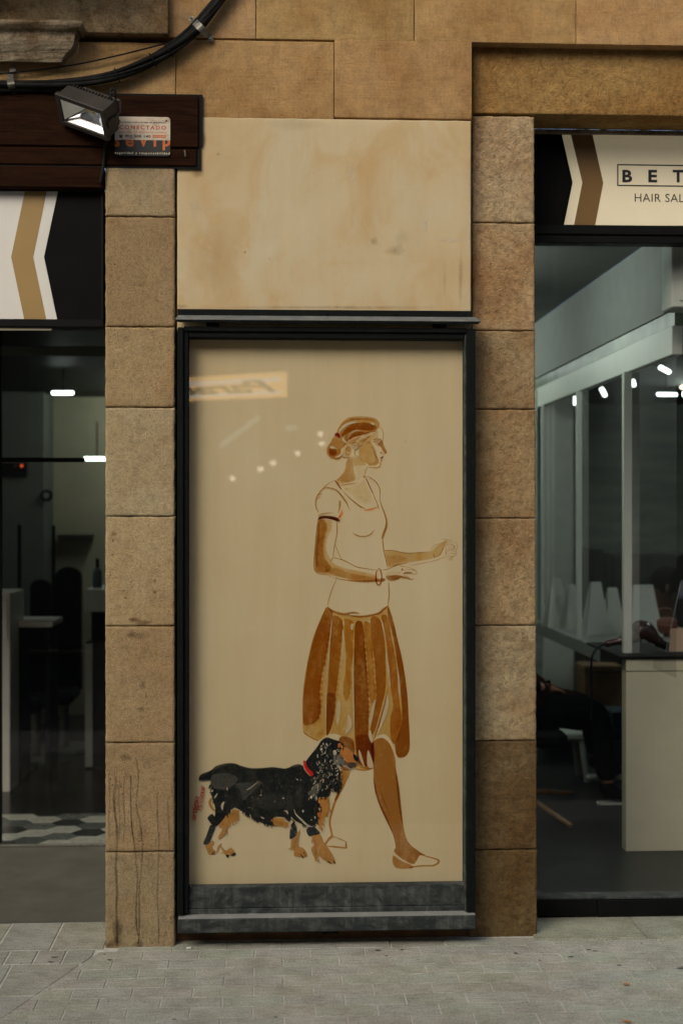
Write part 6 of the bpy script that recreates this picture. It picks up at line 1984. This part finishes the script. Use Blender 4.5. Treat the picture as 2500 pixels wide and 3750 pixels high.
for (x, y, rx, ry, a) in ((750, 1400, 34, 75, .65), (745, 1480, 48, 40, .5), (700, 1500, 40, 22, .5), (885, 1490, 30, 30, .6), (900, 1515, 80, 10, .5), (800, 300, 50, 30, .35), (1060, 1420, 10, 12, .5)):
    px_, py_ = spx(x, y)
    it.append(('blob', ((px_, py_), (rx * .574, ry * .574)), 0, WET, a, lseed))
stain_part(lp, 'water_stain', YP, .0009, 12, it)
def p8(x, y): return 600 + x * 1150 / 1568, y * 1180 / 1609
pit_ = []
CR, PALE, TAU = (.2, .12, .06), (.75, .66, .5), (.3, .19, .09)
for pts, w_, a in (([(480, 700), (600, 702), (700, 720), (735, 735)], .9, .45), ([(850, 735), (880, 728), (920, 725), (960, 690)], .8, .4), ([(100, 980), (200, 985), (290, 1010)], .8, .35), ([(930, 1010), (990, 1130), (1040, 1210)], 1.2, .2), ([(775, 998), (860, 988)], .9, .35), ([(1440, 1330), (1460, 1328)], 1.4, .6), ([(520, 1285), (535, 1300)], 1.6, .5)):
    pit_.append(('line', [p8(*q) for q in pts], w_, CR, a, lambda y: 77))
for (x, y, rx, ry, c, a) in ((165, 865, 34, 26, TAU, .5), (1155, 1250, 60, 30, TAU, .28), (1050, 1205, 22, 26, TAU, .3), (1190, 1190, 40, 50, TAU, .18), (935, 870, 26, 60, PALE, .45), (155, 1040, 30, 60, PALE, .35), (1305, 1120, 12, 40, PALE, .5), (1440, 1200, 90, 14, PALE, .4), (1480, 1380, 14, 150, TAU, .25), (1400, 1400, 10, 120, TAU, .15), (405, 1260, 8, 10, CR, .5), (270, 770, 14, 8, CR, .35), (200, 700, 14, 40, CR, .5), (90, 1530, 40, 12, CR, .35), (850, 1535, 700, 9, TAU, .35), (640, 620, 160, 40, TAU, .15), (260, 1300, 120, 240, TAU, .12)):
    X_, Y_ = p8(x, y)
    pit_.append(('blob', ((X_, Y_), (rx * .73, ry * .73)), 0, c, a, lambda y: 77))
stain_part(fac, 'plaster_stain', YPL, .0012, 3, pit_)
def rseed(y):
    for i in range(8):
        if y < RJ[i + 1]: return 200 + i
    return 207

# ================================================================== ACROSS THE STREET (seen only as reflections)
def PM(px, py, d):
    q = P(px, py, d + .024)
    return Vector((q.x, -d, q.z))
OB = thing('opposite_building', 'ochre building across the street with a lit shop on its ground floor', 'building', (0, -8.8, 0))
M['opp'] = plain('ochre render', (.27, .23, .17), .9, var=.15, scale=2)
M['oppdark'] = plain('dark shop interior', (.03, .028, .024), .8, var=.2)
xo0, xo1 = PM(480, 1500, 8.8).x, PM(1330, 1500, 8.8).x
mb = MB()
mb.box(-14, xo0, -9.2, -8.8, 0, 6.4); mb.box(xo1, 14, -9.2, -8.8, 0, 6.4); mb.box(xo0, xo1, -9.2, -8.8, 3.0, 6.4)
mb.build('wall', M['opp'], OB)
mb = MB()
mb.box(xo0 - .1, xo0, -16, -9.2, 0, 3.3); mb.box(xo1, xo1 + .1, -16, -9.2, 0, 3.3); mb.box(xo0, xo1, -16.1, -16, 0, 3.3); mb.box(xo0, xo1, -16, -9.2, 3.2, 3.3)
mb.build('shop_interior', M['oppdark'], OB)
M['winglass'] = plain('dark window glass', (.02, .024, .026), .1, var=.1, spec=.6)
for i in range(-4, 5):
    for z in (4.0,):
        fr_ = bx('window', (i * 2.6 - .5, i * 2.6 + .5, -8.799, -8.74, z, z + 1.7), M['white'], OB, .01)
        bx('pane', (i * 2.6 - .42, i * 2.6 + .42, -8.739, -8.73, z + .08, z + 1.62), M['winglass'], fr_, 0)
ea = bx('cornice', (-14, 14, -8.8, -8.5, 6.1, 6.5), M['opp'], OB, .02)
# lit sign with script lettering, hung a little askew to the wall
a0, a1 = PM(420, 1396, 8.72), PM(1050, 1360, 7.95)
b0, b1 = PM(420, 1479, 8.72), PM(1050, 1455, 7.95)
os_ = thing('hanging_sign', 'lit shop sign across the street mirrored in the case glass', 'sign', tuple((a0 + b1) / 2))
M['litorange'] = emitter('lit amber band', (1, .58, .2), 3.6)
M['litwhite'] = emitter('lit white band', (1, .92, .78), 3.2)
def lerp(a, b, t): return a + (b - a) * t
def qd(name, t0, t1, s0, s1, mat, off):
    n = (a1 - a0).cross(Vector((0, 0, 1))).normalized()
    if n.y < 0: n = -n
    V = [lerp(lerp(b0, b1, s), lerp(a0, a1, s), t) + n * off for s, t in ((s0, t0), (s1, t0), (s1, t1), (s0, t1))]
    V += [v - n * .01 for v in V]
    return mesh_obj(name, V, [[0, 1, 2, 3], [7, 6, 5, 4], [0, 4, 5, 1], [1, 5, 6, 2], [2, 6, 7, 3], [3, 7, 4, 0]], mat, os_)
qd('sign_board', 0, 1, 0, 1, M['litorange'], 0)
qd('light_band', .12, .3, 0, .97, M['litwhite'], .012)
qd('light_band', .6, .8, 0, .97, M['litwhite'], .012)
v, f = text_mesh('Paradornal', .02, .45, .92)
ax, bx_ = min(q.x for q in v), max(q.x for q in v)
n = (a1 - a0).cross(Vector((0, 0, 1))).normalized()
if n.y < 0: n = -n
V = [lerp(lerp(b0, b1, .95 - (q.x - ax) / (bx_ - ax) * 1.15), lerp(a0, a1, .95 - (q.x - ax) / (bx_ - ax) * 1.15), .2 + .55 * (q.y + .05) / .8) + n * .03 for q in v]
mesh_obj('lettering', V, f, M['oppdark'], os_)
mb = MB()
for s in (.1, .9):
    q = lerp(lerp(b0, b1, s), lerp(a0, a1, s), 1)
    mb.tube([q - n * .005, Vector((q.x, -8.8, q.z + .1))], .012, 6)
mb.build('bracket', M['dark'], os_)
M['spot'] = emitter('lit warm spotlight', (1, .88, .68), 6)
for (px, py, d, lab) in ((852, 1753, 11.0, 'lowest lit spotlight of the row in the shop across the street'), (953, 1718, 11.5, 'second lowest lit spotlight in the shop across the street'), (1000, 1695, 11.8, 'middle lit spotlight in the shop across the street'),
                         (1090, 1660, 12.2, 'lit spotlight above the middle one in the shop across the street'), (1178, 1625, 12.8, 'lit spotlight near the top of the row across the street'), (1173, 1590, 12.8, 'topmost lit spotlight in the shop across the street')):
    q = PM(px, py, d)
    k = thing('spotlight', lab, 'lamp', tuple(q), 'lit spotlights across the street')
    mb = MB(); mb.tube([q + Vector((0, 0, -.03)), q + Vector((0, 0, -.015)), q + Vector((0, 0, .015)), q + Vector((0, 0, .03))], [.016, .038, .038, .016], 10); mb.build('bulb', M['spot'], k, smooth=True)
    mb = MB(); mb.tube([q + Vector((0, 0, .03)), q + Vector((0, 0, 3.2 - q.z))], .006, 6); mb.build('stem', M['dark'], k)
M['greenlamp'] = emitter('lit pale green tube', (.7, 1, .9), 1.0)
k = thing('ceiling_lamp', 'long pale green tube in the shop across the street', 'lamp', tuple(PM(878, 1580, 11)), 'tubes across the street')
mb = MB(); mb.tube([PM(812, 1630, 10.4), PM(945, 1530, 12.8)], .035, 8); mb.build('tube', M['greenlamp'], k)
k = thing('ceiling_lamp', 'short pale green tube in the shop across the street', 'lamp', tuple(PM(1064, 1567, 12)), 'tubes across the street')
mb = MB(); mb.tube([PM(1045, 1568, 12), PM(1086, 1566, 12)], .04, 8); mb.build('tube', M['greenlamp'], k)
